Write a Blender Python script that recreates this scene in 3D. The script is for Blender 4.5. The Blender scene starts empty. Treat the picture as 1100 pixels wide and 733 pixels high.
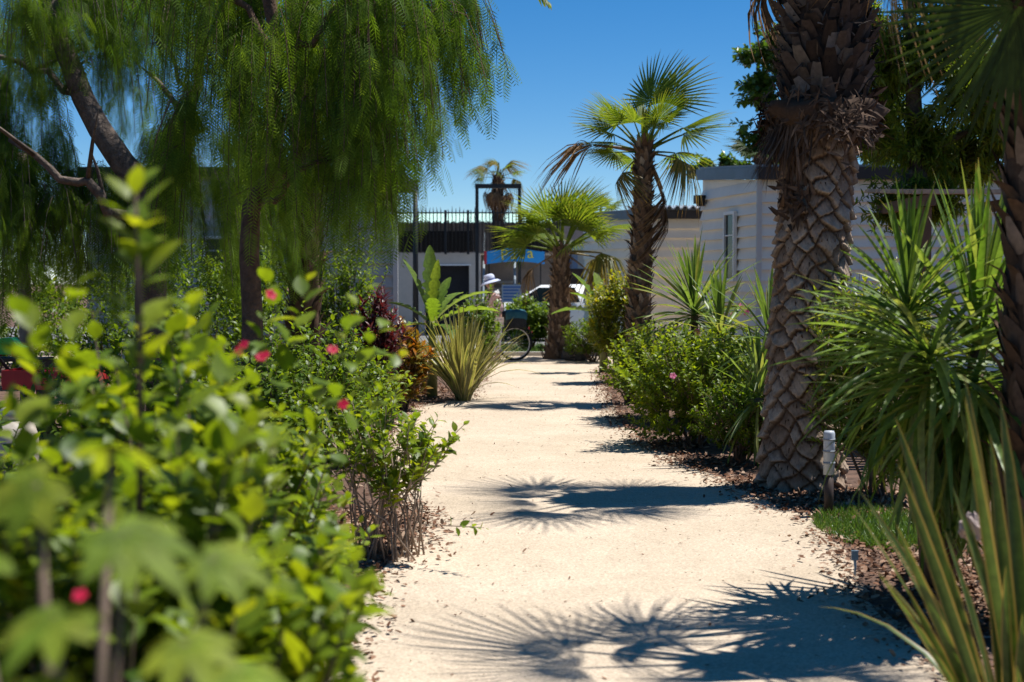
import bpy, math, random
import numpy as np
from mathutils import Vector, Matrix

S = bpy.context.scene
COL = S.collection
R = math.radians

# ------------------------------------------------------------------ camera, light, exposure
CAM_H = 1.5
F = 1528.0                      # focal length in pixels of the 1100 px wide photograph
HOR = 303.0                     # image row of the horizon
TILT = math.atan((366.5 - HOR) / F)
cd = bpy.data.cameras.new('camera')
cam = bpy.data.objects.new('camera', cd)
COL.objects.link(cam)
cam.location = (0, 0, CAM_H)
cam.rotation_euler = (math.pi / 2 - TILT, 0, 0)
cd.sensor_width = 36.0
cd.lens = F * 36.0 / 1100.0
cd.clip_start = 0.05
cd.clip_end = 2000
cd.dof.use_dof = True
cd.dof.focus_distance = 11.0
cd.dof.aperture_fstop = 3.1
S.camera = cam

SUN_AZ, SUN_EL = 70.0, 67.0     # azimuth clockwise from +Y
w = bpy.data.worlds.new('World')
S.world = w
w.use_nodes = True
_nt = w.node_tree
_bg = _nt.nodes['Background']
_sk = _nt.nodes.new('ShaderNodeTexSky')
_sk.sky_type = 'NISHITA'
_sk.sun_disc = False
_sk.sun_elevation = R(SUN_EL)
_sk.sun_rotation = R(SUN_AZ)
_sk.air_density = 0.7
_sk.dust_density = 0.0
_sk.ozone_density = 3.0
_hs = _nt.nodes.new('ShaderNodeHueSaturation')
_hs.inputs['Saturation'].default_value = 1.38
_nt.links.new(_sk.outputs[0], _hs.inputs['Color'])
_nt.links.new(_hs.outputs['Color'], _bg.inputs[0])
_bg.inputs[1].default_value = 0.076
ld = bpy.data.lights.new('sun', 'SUN')
ld.energy = 5.0
ld.angle = R(0.5)
ld.color = (1.0, 0.985, 0.95)
sun = bpy.data.objects.new('sun', ld)
COL.objects.link(sun)
sv = Vector((math.cos(R(SUN_EL)) * math.sin(R(SUN_AZ)), math.cos(R(SUN_EL)) * math.cos(R(SUN_AZ)), math.sin(R(SUN_EL))))
sun.rotation_euler = sv.to_track_quat('Z', 'Y').to_euler()
sun.location = (0, 0, 30)
S.view_settings.view_transform = 'Standard'
S.view_settings.look = 'None'
S.view_settings.exposure = 0.66
S.view_settings.gamma = 1.0
S.render.engine = 'CYCLES'
S.cycles.use_denoising = True
S.cycles.max_bounces = 8
S.cycles.transparent_max_bounces = 8
S.cycles.sample_clamp_indirect = 6.0

_f = np.array((0, math.cos(TILT), -math.sin(TILT)))
_u = np.array((0, math.sin(TILT), math.cos(TILT)))


def P(px, py, Y):
    """point at depth Y (metres in front of the camera along +Y) seen at photo pixel (px, py)"""
    d = _f + (px - 550) / F * np.array((1, 0, 0)) - (py - 366.5) / F * _u
    return np.array((0, 0, CAM_H)) + d * (Y / d[1])


def G(px, py, z=0.0):
    d = _f + (px - 550) / F * np.array((1, 0, 0)) - (py - 366.5) / F * _u
    k = (z - CAM_H) / d[2]
    return (d[0] * k, d[1] * k)


# ------------------------------------------------------------------ materials
MATS = {}


def rgb(c):
    return (c[0], c[1], c[2], 1.0)


def mat(name, col, rough=0.8, ns=8.0, amt=0.25, bump=0.0, bs=None, metal=0.0, col2=None, spec=0.3, detail=6.0):
    if name in MATS:
        return MATS[name]
    m = bpy.data.materials.new(name)
    m.use_nodes = True
    nt = m.node_tree
    b = nt.nodes['Principled BSDF']
    b.inputs['Roughness'].default_value = rough
    b.inputs['Metallic'].default_value = metal
    b.inputs['Specular IOR Level'].default_value = spec
    tc = nt.nodes.new('ShaderNodeTexCoord')
    nz = nt.nodes.new('ShaderNodeTexNoise')
    nz.inputs['Scale'].default_value = ns
    nz.inputs['Detail'].default_value = detail
    nz.inputs['Roughness'].default_value = 0.65
    nt.links.new(tc.outputs['Object'], nz.inputs['Vector'])
    rp = nt.nodes.new('ShaderNodeValToRGB')
    c2 = col2 if col2 else tuple(min(1, c * (1 + amt)) for c in col)
    c1 = col if col2 else tuple(c * (1 - amt) for c in col)
    rp.color_ramp.elements[0].color = rgb(c1)
    rp.color_ramp.elements[1].color = rgb(c2)
    rp.color_ramp.elements[0].position = 0.32
    rp.color_ramp.elements[1].position = 0.68
    nt.links.new(nz.outputs['Fac'], rp.inputs['Fac'])
    nt.links.new(rp.outputs['Color'], b.inputs['Base Color'])
    if bump:
        bp = nt.nodes.new('ShaderNodeBump')
        n2 = nt.nodes.new('ShaderNodeTexNoise')
        n2.inputs['Scale'].default_value = bs or ns * 4
        n2.inputs['Detail'].default_value = 5
        nt.links.new(tc.outputs['Object'], n2.inputs['Vector'])
        nt.links.new(n2.outputs['Fac'], bp.inputs['Height'])
        bp.inputs['Strength'].default_value = bump
        bp.inputs['Distance'].default_value = 0.02
        nt.links.new(bp.outputs['Normal'], b.inputs['Normal'])
    MATS[name] = m
    return m


def leafmat(name, stops, trans=0.4, rough=0.4, tint=(1.25, 1.2, 0.5), spec=0.45, edge=None, tip=None, edge_w=0.3, tip0=0.72):
    """foliage: stops = colours picked per leaf by the 'rnd' face attribute; edge = margin colour; tip = colour of leaf ends"""
    if name in MATS:
        return MATS[name]
    m = bpy.data.materials.new(name)
    m.use_nodes = True
    nt = m.node_tree
    L = nt.links
    b = nt.nodes['Principled BSDF']
    out = nt.nodes['Material Output']
    b.inputs['Roughness'].default_value = rough
    b.inputs['Specular IOR Level'].default_value = spec
    at = nt.nodes.new('ShaderNodeAttribute')
    at.attribute_name = 'rnd'
    rp = nt.nodes.new('ShaderNodeValToRGB')
    els = rp.color_ramp.elements
    n = len(stops)
    els[0].position, els[0].color = 0.0, rgb(stops[0])
    els[1].position, els[1].color = 1.0, rgb(stops[-1])
    for i in range(1, n - 1):
        e = els.new(i / (n - 1))
        e.color = rgb(stops[i])
    L.new(at.outputs['Fac'], rp.inputs['Fac'])
    c = rp.outputs['Color']
    tc = nt.nodes.new('ShaderNodeTexCoord')
    nz = nt.nodes.new('ShaderNodeTexNoise')
    nz.inputs['Scale'].default_value = 30.0
    nz.inputs['Detail'].default_value = 3.0
    L.new(tc.outputs['Object'], nz.inputs['Vector'])
    mr = nt.nodes.new('ShaderNodeMapRange')
    mr.inputs['From Min'].default_value = 0.3
    mr.inputs['From Max'].default_value = 0.7
    mr.inputs['To Min'].default_value = 0.75
    mr.inputs['To Max'].default_value = 1.25
    L.new(nz.outputs['Fac'], mr.inputs['Value'])
    mx = nt.nodes.new('ShaderNodeMix')
    mx.data_type = 'RGBA'
    mx.blend_type = 'MULTIPLY'
    mx.inputs['Factor'].default_value = 1.0
    L.new(c, mx.inputs['A'])
    L.new(mr.outputs['Result'], mx.inputs['B'])
    c = mx.outputs['Result']
    if edge is not None:
        au = nt.nodes.new('ShaderNodeAttribute')
        au.attribute_name = 'lu'
        ab = nt.nodes.new('ShaderNodeMath')
        ab.operation = 'ABSOLUTE'
        L.new(au.outputs['Fac'], ab.inputs[0])
        m2 = nt.nodes.new('ShaderNodeMapRange')
        m2.inputs['From Min'].default_value = 0.5 - edge_w
        m2.inputs['From Max'].default_value = 0.5 - edge_w * 0.5
        L.new(ab.outputs[0], m2.inputs['Value'])
        mm = nt.nodes.new('ShaderNodeMix')
        mm.data_type = 'RGBA'
        L.new(m2.outputs['Result'], mm.inputs['Factor'])
        L.new(c, mm.inputs['A'])
        mm.inputs['B'].default_value = rgb(edge)
        c = mm.outputs['Result']
    if tip is not None:
        av = nt.nodes.new('ShaderNodeAttribute')
        av.attribute_name = 'lv'
        m3 = nt.nodes.new('ShaderNodeMapRange')
        m3.inputs['From Min'].default_value = tip0
        m3.inputs['From Max'].default_value = 1.0
        L.new(av.outputs['Fac'], m3.inputs['Value'])
        mm = nt.nodes.new('ShaderNodeMix')
        mm.data_type = 'RGBA'
        L.new(m3.outputs['Result'], mm.inputs['Factor'])
        L.new(c, mm.inputs['A'])
        mm.inputs['B'].default_value = rgb(tip)
        c = mm.outputs['Result']
    L.new(c, b.inputs['Base Color'])
    tr = nt.nodes.new('ShaderNodeBsdfTranslucent')
    ml = nt.nodes.new('ShaderNodeMix')
    ml.data_type = 'RGBA'
    ml.blend_type = 'MULTIPLY'
    ml.inputs['Factor'].default_value = 1.0
    L.new(c, ml.inputs['A'])
    ml.inputs['B'].default_value = (tint[0] * 1.3, tint[1] * 1.3, tint[2] * 1.3, 1)
    L.new(ml.outputs['Result'], tr.inputs['Color'])
    ms = nt.nodes.new('ShaderNodeMixShader')
    ms.inputs[0].default_value = trans
    L.new(b.outputs[0], ms.inputs[1])
    L.new(tr.outputs[0], ms.inputs[2])
    L.new(ms.outputs[0], out.inputs['Surface'])
    MATS[name] = m
    return m


# ------------------------------------------------------------------ mesh collector
def unit(v):
    v = np.asarray(v, float)
    n = np.linalg.norm(v, axis=-1, keepdims=True)
    return v / np.where(n < 1e-9, 1, n)


class MB:
    def __init__(self):
        self.v, self.f, self.r, self.lu, self.lv, self.n = [], [], [], [], [], 0
        self.smooth = []

    def add(self, V, faces, rnd=0.5, lu=None, lv=None, smooth=False):
        V = np.asarray(V, float).reshape(-1, 3)
        off = self.n
        self.v.append(V)
        self.n += len(V)
        self.lu.append(np.zeros(len(V)) if lu is None else np.asarray(lu, float).ravel())
        self.lv.append(np.zeros(len(V)) if lv is None else np.asarray(lv, float).ravel())
        if isinstance(faces, np.ndarray):
            groups = [faces]
        else:
            by = {}
            for f in faces:
                by.setdefault(len(f), []).append(f)
            groups = [np.array(g, int) for g in by.values()]
        for g in groups:
            if not len(g):
                continue
            self.f.append(g + off)
            self.r.append(np.broadcast_to(np.asarray(rnd, float), (len(g),)).copy())
            self.smooth.append(np.full(len(g), smooth))

    def box(self, c, s, rz=0.0, rnd=0.5, M=None):
        x, y, z = s[0] / 2, s[1] / 2, s[2] / 2
        V = np.array([(a * x, b * y, d * z) for d in (-1, 1) for b in (-1, 1) for a in (-1, 1)])
        if M is not None:
            V = V @ np.array(M).T
        if rz:
            ca, sa = math.cos(rz), math.sin(rz)
            V = V @ np.array(((ca, sa, 0), (-sa, ca, 0), (0, 0, 1)))
        V = V + np.asarray(c, float)
        self.add(V, [(0, 2, 3, 1), (4, 5, 7, 6), (0, 1, 5, 4), (2, 6, 7, 3), (0, 4, 6, 2), (1, 3, 7, 5)], rnd)

    def span(self, x0, x1, y0, y1, z0, z1):
        self.box(((x0 + x1) / 2, (y0 + y1) / 2, (z0 + z1) / 2), (abs(x1 - x0), abs(y1 - y0), abs(z1 - z0)))

    def tube(self, pts, rad, seg=8, rnd=0.5, cap=True, closed=False):
        pts = np.asarray(pts, float)
        n = len(pts)
        rad = np.broadcast_to(np.asarray(rad, float), (n,))
        T = np.gradient(pts, axis=0) if not closed else np.roll(pts, -1, 0) - np.roll(pts, 1, 0)
        T = unit(T)
        ref = np.array((0.31, 0.17, 0.93)) if abs(T[0][2]) < 0.9 else np.array((0.95, 0.2, 0.1))
        a = np.arange(seg) * 2 * math.pi / seg
        V = []
        prev = None
        for i in range(n):
            N = ref - T[i] * np.dot(ref, T[i]) if prev is None else prev - T[i] * np.dot(prev, T[i])
            N = unit(N)
            prev = N
            B = np.cross(T[i], N)
            V.append(pts[i] + rad[i] * (np.outer(np.cos(a), N) + np.outer(np.sin(a), B)))
        V = np.concatenate(V)
        fs = []
        for i in range(n - 1 if not closed else n):
            j = (i + 1) % n
            for k in range(seg):
                fs.append((i * seg + k, i * seg + (k + 1) % seg, j * seg + (k + 1) % seg, j * seg + k))
        fs = np.array(fs, int)
        self.add(V, fs, rnd, smooth=True)
        if cap and not closed:
            self.f.append(np.array([list(range(seg))[::-1]]) + self.n - len(V))
            self.r.append(np.array([float(np.mean(rnd))]))
            self.smooth.append(np.array([False]))
            self.f.append(np.array([list(range(seg))]) + self.n - seg)
            self.r.append(np.array([float(np.mean(rnd))]))
            self.smooth.append(np.array([False]))

    def lathe(self, prof, seg=20, c=(0, 0, 0), rnd=0.5, jit=None, sx=1.0, sy=1.0):
        a = np.arange(seg) * 2 * math.pi / seg
        V = []
        for i, (r, z) in enumerate(prof):
            rr = np.full(seg, r) if jit is None else r * (1 + jit(a, z))
            V.append(np.stack([rr * np.cos(a) * sx, rr * np.sin(a) * sy, np.full(seg, z)], 1))
        V = np.concatenate(V) + np.asarray(c, float)
        fs = [(i * seg + k, i * seg + (k + 1) % seg, (i + 1) * seg + (k + 1) % seg, (i + 1) * seg + k)
              for i in range(len(prof) - 1) for k in range(seg)]
        self.add(V, np.array(fs, int), rnd, smooth=True)

    def leaves(self, T, O, D, U, L, W, curl=0.0, rnd=0.5):
        """scatter template T=(xyz, faces, lu, lv): Y along D, Z along U, X across; curl bends it towards -U"""
        tv, tf, tu, tw = T
        O = np.asarray(O, float).reshape(-1, 3)
        n = len(O)
        if n == 0:
            return
        D = unit(np.broadcast_to(D, (n, 3)))
        U = np.broadcast_to(U, (n, 3))
        U = U - D * np.sum(U * D, 1, keepdims=True)
        bad = np.linalg.norm(U, axis=1) < 1e-4
        if bad.any():
            U = U.copy()
            U[bad] = np.cross(D[bad], (0.3, 0.9, 0.2))
        U = unit(U)
        X = np.cross(D, U)
        L = np.broadcast_to(np.asarray(L, float), (n,))[:, None]
        W = np.broadcast_to(np.asarray(W, float), (n,))[:, None]
        c = np.broadcast_to(np.asarray(curl, float), (n,))[:, None] + 1e-6
        y = tv[None, :, 1]
        th = c * y
        yy = np.sin(th) / c
        zz = -(1 - np.cos(th)) / c
        off = tv[None, :, 2] * W
        py = L * yy + off * np.sin(th)
        pz = L * zz + off * np.cos(th)
        px = tv[None, :, 0] * W
        V = O[:, None, :] + px[..., None] * X[:, None, :] + py[..., None] * D[:, None, :] + pz[..., None] * U[:, None, :]
        m = len(tv)
        fs = (tf[None] + (np.arange(n) * m)[:, None, None]).reshape(-1, tf.shape[1])
        rr = np.repeat(np.broadcast_to(np.asarray(rnd, float), (n,)), len(tf))
        self.add(V.reshape(-1, 3), fs, rr, np.tile(tu, n), np.tile(tw, n), smooth=True)

    def mesh(self, name, material):
        me = bpy.data.meshes.new(name)
        V = np.concatenate(self.v) if self.v else np.zeros((0, 3))
        me.vertices.add(len(V))
        me.vertices.foreach_set('co', V.ravel())
        tot = np.concatenate([np.full(len(g), g.shape[1]) for g in self.f])
        idx = np.concatenate([g.ravel() for g in self.f])
        me.loops.add(len(idx))
        me.loops.foreach_set('vertex_index', idx.astype(np.int32))
        me.polygons.add(len(tot))
        st = np.concatenate([[0], np.cumsum(tot)[:-1]])
        me.polygons.foreach_set('loop_start', st.astype(np.int32))
        me.polygons.foreach_set('loop_total', tot.astype(np.int32))
        me.polygons.foreach_set('use_smooth', np.concatenate(self.smooth))
        a = me.attributes.new('rnd', 'FLOAT', 'FACE')
        a.data.foreach_set('value', np.clip(np.concatenate(self.r), 0, 1).astype(np.float32))
        a = me.attributes.new('lu', 'FLOAT', 'POINT')
        a.data.foreach_set('value', np.concatenate(self.lu).astype(np.float32))
        a = me.attributes.new('lv', 'FLOAT', 'POINT')
        a.data.foreach_set('value', np.concatenate(self.lv).astype(np.float32))
        me.update(calc_edges=True)
        me.validate()
        if material:
            me.materials.append(material)
        return me

    def build(self, name, material, parent=None, loc=None):
        o = bpy.data.objects.new(name, self.mesh(name, material))
        COL.objects.link(o)
        if parent:
            o.parent = parent
        if loc is not None:
            o.location = loc
        return o


def tag(o, label=None, cat=None, group=None, kind=None):
    if label:
        o['label'] = label
    if cat:
        o['category'] = cat
    if group:
        o['group'] = group
    if kind:
        o['kind'] = kind
    return o


def thing(name, label, cat, loc=(0, 0, 0), rz=0.0, group=None):
    o = bpy.data.objects.new(name, None)
    COL.objects.link(o)
    o.empty_display_size = 0.1
    o.location = loc
    o.rotation_euler = (0, 0, rz)
    return tag(o, label, cat, group)


# ------------------------------------------------------------------ leaf templates
def blade(prof, fold=0.15, base_v=0.0):
    """prof = [(v, width)], a leaf of unit length and unit width folded along its midrib"""
    V, fs, lu, lv = [], [], [], []
    for v, wd in prof:
        for s in (-1, 0, 1):
            V.append((s * wd / 2, v, abs(s) * fold * wd))
            lu.append(s * 0.5)
            lv.append(v)
    for i in range(len(prof) - 1):
        a = i * 3
        fs += [(a, a + 1, a + 4, a + 3), (a + 1, a + 2, a + 5, a + 4)]
    return np.array(V), np.array(fs, int), np.array(lu), np.array(lv)


T_OVAL = blade([(0, .06), (.12, .1), (.3, .8), (.52, 1.0), (.75, .7), (.92, .25), (1, .02)], .12)
T_OVAL_LO = blade([(0, .1), (.3, .85), (.65, .85), (1, .03)], .12)
T_LANCE = blade([(0, .1), (.2, .8), (.5, 1), (.8, .5), (1, .02)], .1)
T_STRAP = blade([(0, .9), (.12, .75), (.3, .9), (.5, 1), (.68, .92), (.82, .68), (.93, .35), (1, .03)], .22)
T_BANANA = blade([(0, .06), (.16, .07), (.2, .35), (.28, .75), (.42, .97), (.6, 1), (.78, .85), (.9, .55), (1, .05)], .16)
_rb = np.random.RandomState(4)
T_BANANA = blade([(0, .06), (.14, .07)] + [(v_, w_ * (1 - .38 * (_rb.rand() < .3)) * _rb.uniform(.9, 1.05)) for v_, w_ in
                 [(.18 + .78 * i_ / 26, math.sin(math.pi * min(1, .16 + .80 * i_ / 26)) ** .55) for i_ in range(27)]] + [(1, .05)], .2)
T_BOOT = blade([(0, 1.0), (.4, .9), (.75, .5), (1, .12)], .18)


def T_pinnate(npair, spread=1.0, lw=0.10, ll=0.5, sweep=0.9, droop=0.25):
    """compound leaf: diamond leaflets along a thin rachis; unit length, unit width across"""
    V, fs, lu, lv = [], [], [], []
    def quad(p0, p1, wd, rise):
        d = np.array(p1) - np.array(p0)
        n = unit(np.array((-d[1], d[0], 0)))
        m = np.array(p0) + d * 0.45
        a = len(V)
        V.extend([np.array(p0), m + n * wd, np.array(p1), m - n * wd])
        fs.append((a, a + 1, a + 2, a + 3))
        lu.extend([0, 0, 0, 0])
        lv.extend([0, .5, 1, .5])
    quad((0, 0, 0), (0, 1, 0), 0.012, 0)
    for i in range(npair):
        t = 0.12 + 0.86 * i / (npair - 1)
        k = math.sin(math.pi * min(1, 0.25 + 0.7 * t)) ** 0.5
        for s in (-1, 1):
            quad((0, t, 0), (s * ll * k, t + sweep * 0.16 * k, -droop * ll * k), lw * 0.5, 0)
    return np.array(V), np.array(fs, int), np.array(lu), np.array(lv)


T_PEPPER = T_pinnate(10, lw=0.026, ll=0.24, sweep=1.0, droop=.35)


# ------------------------------------------------------------------ ground, paths
M_mulch = mat('mulch_soil', (0.105, 0.06, 0.04), .95, 6, .5, .7, 40)
M_sand = mat('sand_gravel', (0.50, 0.40, 0.28), .95, .9, .06, .0, detail=9)
# fine grain in the sand: second, small-scale noise and grain bump
nt = M_sand.node_tree
_b = nt.nodes['Principled BSDF']
_tc = nt.nodes.new('ShaderNodeTexCoord')
_rp = [n for n in nt.nodes if n.type == 'VALTORGB'][0]
for e, c in zip(_rp.color_ramp.elements, ((0.42, 0.332, 0.235), (0.55, 0.44, 0.325))):
    e.color = rgb(c)
_v = nt.nodes.new('ShaderNodeTexVoronoi')
_v.inputs['Scale'].default_value = 95
nt.links.new(_tc.outputs['Object'], _v.inputs['Vector'])
_mr = nt.nodes.new('ShaderNodeMapRange')
_mr.inputs['To Min'].default_value = 0.72
_mr.inputs['To Max'].default_value = 1.18
nt.links.new(_v.outputs['Color'], _mr.inputs['Value'])
_mx = nt.nodes.new('ShaderNodeMix')
_mx.data_type = 'RGBA'
_mx.blend_type = 'MULTIPLY'
_mx.inputs['Factor'].default_value = 1
nt.links.new(_rp.outputs['Color'], _mx.inputs['A'])
nt.links.new(_mr.outputs['Result'], _mx.inputs['B'])
nt.links.new(_mx.outputs['Result'], _b.inputs['Base Color'])
_bp = nt.nodes.new('ShaderNodeBump')
_bp.inputs['Strength'].default_value = 0.55
_bp.inputs['Distance'].default_value = 0.012
_n2 = nt.nodes.new('ShaderNodeTexNoise')
_n2.inputs['Scale'].default_value = 60
_n2.inputs['Detail'].default_value = 6
nt.links.new(_tc.outputs['Object'], _n2.inputs['Vector'])
_n3 = nt.nodes.new('ShaderNodeTexNoise')
_n3.inputs['Scale'].default_value = 5.5
_n3.inputs['Detail'].default_value = 4
nt.links.new(_tc.outputs['Object'], _n3.inputs['Vector'])
_ma = nt.nodes.new('ShaderNodeMath')
_ma.operation = 'MULTIPLY_ADD'
_ma.inputs[1].default_value = 3.0
nt.links.new(_n3.outputs['Fac'], _ma.inputs[0])
nt.links.new(_n2.outputs['Fac'], _ma.inputs[2])
nt.links.new(_ma.outputs[0], _bp.inputs['Height'])
nt.links.new(_bp.outputs['Normal'], _b.inputs['Normal'])

mb = MB()
mb.add([(-400, -60, 0), (400, -60, 0), (400, 900, 0), (-400, 900, 0)], [(0, 1, 2, 3)])
tag(mb.build('ground', M_mulch), kind='structure')


def polyline(pts, n, seed, jit):
    rnd = np.random.RandomState(seed)
    pts = np.array(pts, float)
    d = np.concatenate([[0], np.cumsum(np.linalg.norm(np.diff(pts, axis=0), axis=1))])
    t = np.linspace(0, d[-1], n)
    o = np.stack([np.interp(t, d, pts[:, k]) for k in range(2)], 1)
    k = np.array([.25, .5, .25])
    for _ in range(6):
        for c in range(2):
            o[1:-1, c] = np.convolve(o[:, c], k, 'valid')
    o[1:-1] += rnd.normal(0, jit, (n - 2, 2))
    return o


LEFT_PX = [(340, 733), (380, 668), (395, 625), (425, 598), (455, 570), (440, 545), (405, 520), (400, 490), (425, 455), (445, 436),
           (498, 430), (512, 408), (516, 391)]
RIGHT_PX = [(1030, 733), (1012, 700), (925, 640), (915, 602), (890, 570), (868, 550), (815, 537), (768, 511), (700, 482), (668, 455),
            (655, 425), (648, 400), (655, 391)]
left = [(-.9, .5), (-.75, 3.0)] + [G(*p) for p in LEFT_PX]
right = [(2.6, .5), (1.9, 3.6)] + [G(*p) for p in RIGHT_PX]
la = polyline(left, 160, 1, .028)
ra = polyline(right, 160, 2, .028)
mb = MB()
V = np.concatenate([np.c_[la, np.full(160, .006)], np.c_[ra, np.full(160, .006)]])
mb.add(V, np.array([(i, 160 + i, 161 + i, i + 1) for i in range(159)]))
tag(mb.build('sand_path', M_sand), kind='structure')
mb = MB()
mb.add([(-14, 25.9, .010), (9, 25.9, .010), (9, 28.6, .010), (-14, 28.6, .010)], [(0, 1, 2, 3)])
tag(mb.build('cross_path', M_sand), kind='structure')
M_asph = mat('pale_asphalt', (.16, .155, .15), .9, 3, .2, .2, 60)
mb = MB()
mb.add([(-30, 33.5, .006), (30, 33.5, .006), (30, 47, .006), (-30, 47, .006)], [(0, 1, 2, 3)])
tag(mb.build('parking_road', M_asph), kind='structure')
M_conc = mat('concrete_kerb', (.38, .36, .33), .9, 5, .15, .15)
mb = MB()
mb.span(-14, 9, 28.62, 28.78, 0, .09)
tag(mb.build('path_kerb', M_conc), kind='structure')
M_bark_chip = leafmat('bark_chip', [(.10, .045, .025), (.17, .085, .05), (.24, .14, .09), (.34, .24, .17)], trans=0.0, rough=.9, spec=.1)
M_grass = leafmat('lawn_grass', [(.05, .10, .015), (.08, .15, .02), (.12, .19, .03)], trans=.35)
mb = MB()
mb.add([(-4, 28.9, .004), (5, 28.9, .004), (5, 33.3, .004), (-4, 33.3, .004)], [(0, 1, 2, 3)])
tag(mb.build('lawn_soil', mat('lawn_soil', (.04, .07, .015), .95, 20, .4)), kind='structure')
rs = np.random.RandomState(5)
n = 5200
O = np.c_[rs.uniform(-3, 4, n), rs.uniform(28.9, 33.2, n), np.zeros(n)]
mb = MB()
T_GR = blade([(0, 1), (.5, .8), (1, .05)], .1)
mb.leaves(T_GR, O, np.c_[rs.normal(0, .35, (n, 2)), np.ones(n)], np.c_[rs.normal(0, 1, (n, 2)), np.zeros(n)], rs.uniform(.08, .16, n), .02, .6, rs.rand(n))
tag(mb.build('lawn_grass', M_grass), kind='stuff')
# small bright lawn patch beside the lamp
gc = np.array(G(935, 578))
n = 5200
ang = rs.uniform(0, 2 * math.pi, n)
rr = np.sqrt(rs.rand(n))
O = np.c_[gc[0] + .15 + np.cos(ang) * rr * .40, gc[1] + .25 + np.sin(ang) * rr * .75, np.zeros(n)]
mb = MB()
mb.leaves(T_GR, O, np.c_[rs.normal(0, .45, (n, 2)), np.ones(n)], np.c_[rs.normal(0, 1, (n, 2)), np.zeros(n)], rs.uniform(.04, .09, n), .007, .7, rs.rand(n))
tag(mb.build('grass_patch', M_grass), kind='stuff')

# bark chips along both edges
T_CHIP = blade([(0, .7), (.5, 1), (1, .6)], .08)


def chips(centres, n, name, seed, size=(.02, .06)):
    rs = np.random.RandomState(seed)
    c = np.array(centres)[rs.randint(0, len(centres), n)]
    O = np.c_[c[:, 0] + rs.normal(0, c[:, 2]), c[:, 1] + rs.normal(0, c[:, 2]), rs.uniform(.008, .03, n)]
    mb = MB()
    D = np.c_[rs.normal(0, 1, (n, 2)), rs.normal(0, .3, n)]
    U = np.c_[rs.normal(0, .35, (n, 2)), np.ones(n)]
    mb.leaves(T_CHIP, O, D, U, rs.uniform(size[0], size[1], n), rs.uniform(.010, .026, n), rs.normal(0, .4, n), rs.rand(n))
    return tag(mb.build(name, M_bark_chip), kind='stuff')


cr = [(x + .25, y + .1, .2) for x, y in [G(*p) for p in ((700, 480), (740, 500), (800, 522), (850, 535), (890, 545), (905, 548), (930, 540))]]
cr += [(x + .3, y, .22) for x, y in [G(*p) for p in ((940, 600), (960, 620), (985, 640), (1000, 670), (900, 550), (870, 540))]]
chips(cr, 9000, 'bark_mulch', 11)
cl = [(x - .3, y, .25) for x, y in [G(*p) for p in ((398, 590), (420, 575), (440, 560), (440, 425), (455, 415), (470, 428), (430, 435), (485, 420), (470, 400))]]
chips(cl, 8000, 'bark_mulch', 12)
chips([(p[0], p[1], .10) for p in ra[8:150]], 5000, 'bark_mulch', 13, (.012, .045))
chips([(p[0], p[1], .10) for p in la[8:150]], 4000, 'bark_mulch', 14, (.012, .045))
# dry leaf scraps lying on the sand
rs = np.random.RandomState(21)
n = 900
t = rs.randint(5, 150, n)
k = rs.beta(.35, .3, n)
O = la[t] * (1 - k[:, None]) + ra[t] * k[:, None]
mb = MB()
mb.leaves(T_CHIP, np.c_[O, np.full(n, .012)], np.c_[rs.normal(0, 1, (n, 2)), rs.normal(0, .15, n)], np.c_[rs.normal(0, .2, (n, 2)), np.ones(n)],
          rs.uniform(.008, .035, n), rs.uniform(.004, .013, n), rs.normal(0, .5, n), rs.rand(n) * .7)
tag(mb.build('leaf_litter', M_bark_chip), kind='stuff')
n = 2600
t = rs.randint(2, 130, n)
k = rs.rand(n)
O = la[t] * (1 - k[:, None]) + ra[t] * k[:, None]
mb = MB()
mb.leaves(T_CHIP, np.c_[O, np.full(n, .008)], np.c_[rs.normal(0, 1, (n, 2)), rs.normal(0, .5, n)], np.c_[rs.normal(0, .5, (n, 2)), np.ones(n)],
          rs.uniform(.006, .014, n), rs.uniform(.005, .011, n), 1.2, rs.rand(n))
tag(mb.build('path_grit', leafmat('path_grit', [(.30, .23, .16), (.5, .42, .32), (.62, .55, .45)], trans=0, rough=.9, spec=.1)), kind='stuff')

# ------------------------------------------------------------------ buildings
M_side = mat('pale_siding', (.80, .73, .62), .55, 2.0, .06, spec=.35)
M_trim = mat('pale_trim', (.50, .495, .485), .5, 3, .05)
M_fas = mat('blue_grey_fascia', (.10, .135, .175), .45, 4, .15)
M_dfas = mat('dark_fascia', (.035, .03, .028), .6, 4, .2)
M_roof = mat('grey_roof_sheet', (.22, .23, .24), .5, 4, .15)
M_glass = mat('window_glass', (.012, .018, .015), .12, 3, .3, spec=.2)
M_black = mat('black_metal', (.018, .018, .02), .45, 10, .3)
M_wht = mat('white_paint', (.75, .75, .74), .45, 4, .05)


def siding(mb, p0, p1, z0, z1, h=.16, lap=.05):
    """lap boards from p0 to p1 (outside is on the right of p0->p1)"""
    p0, p1 = np.array(p0, float), np.array(p1, float)
    d = unit(p1 - p0)
    nrm = np.array((d[1], -d[0]))
    z = z0
    rows = int(round((z1 - z0) / h))
    for i in range(rows):
        a, b = z0 + i * (z1 - z0) / rows, z0 + (i + 1) * (z1 - z0) / rows
        q0, q1 = p0 + nrm * lap, p1 + nrm * lap
        V = [(*q0, a), (*q1, a), (*p1, b), (*p0, b), (*p0, a), (*p1, a)]
        mb.add(V, [(0, 1, 2, 3), (4, 5, 1, 0), (4, 0, 3), (5, 2, 1)])


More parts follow.
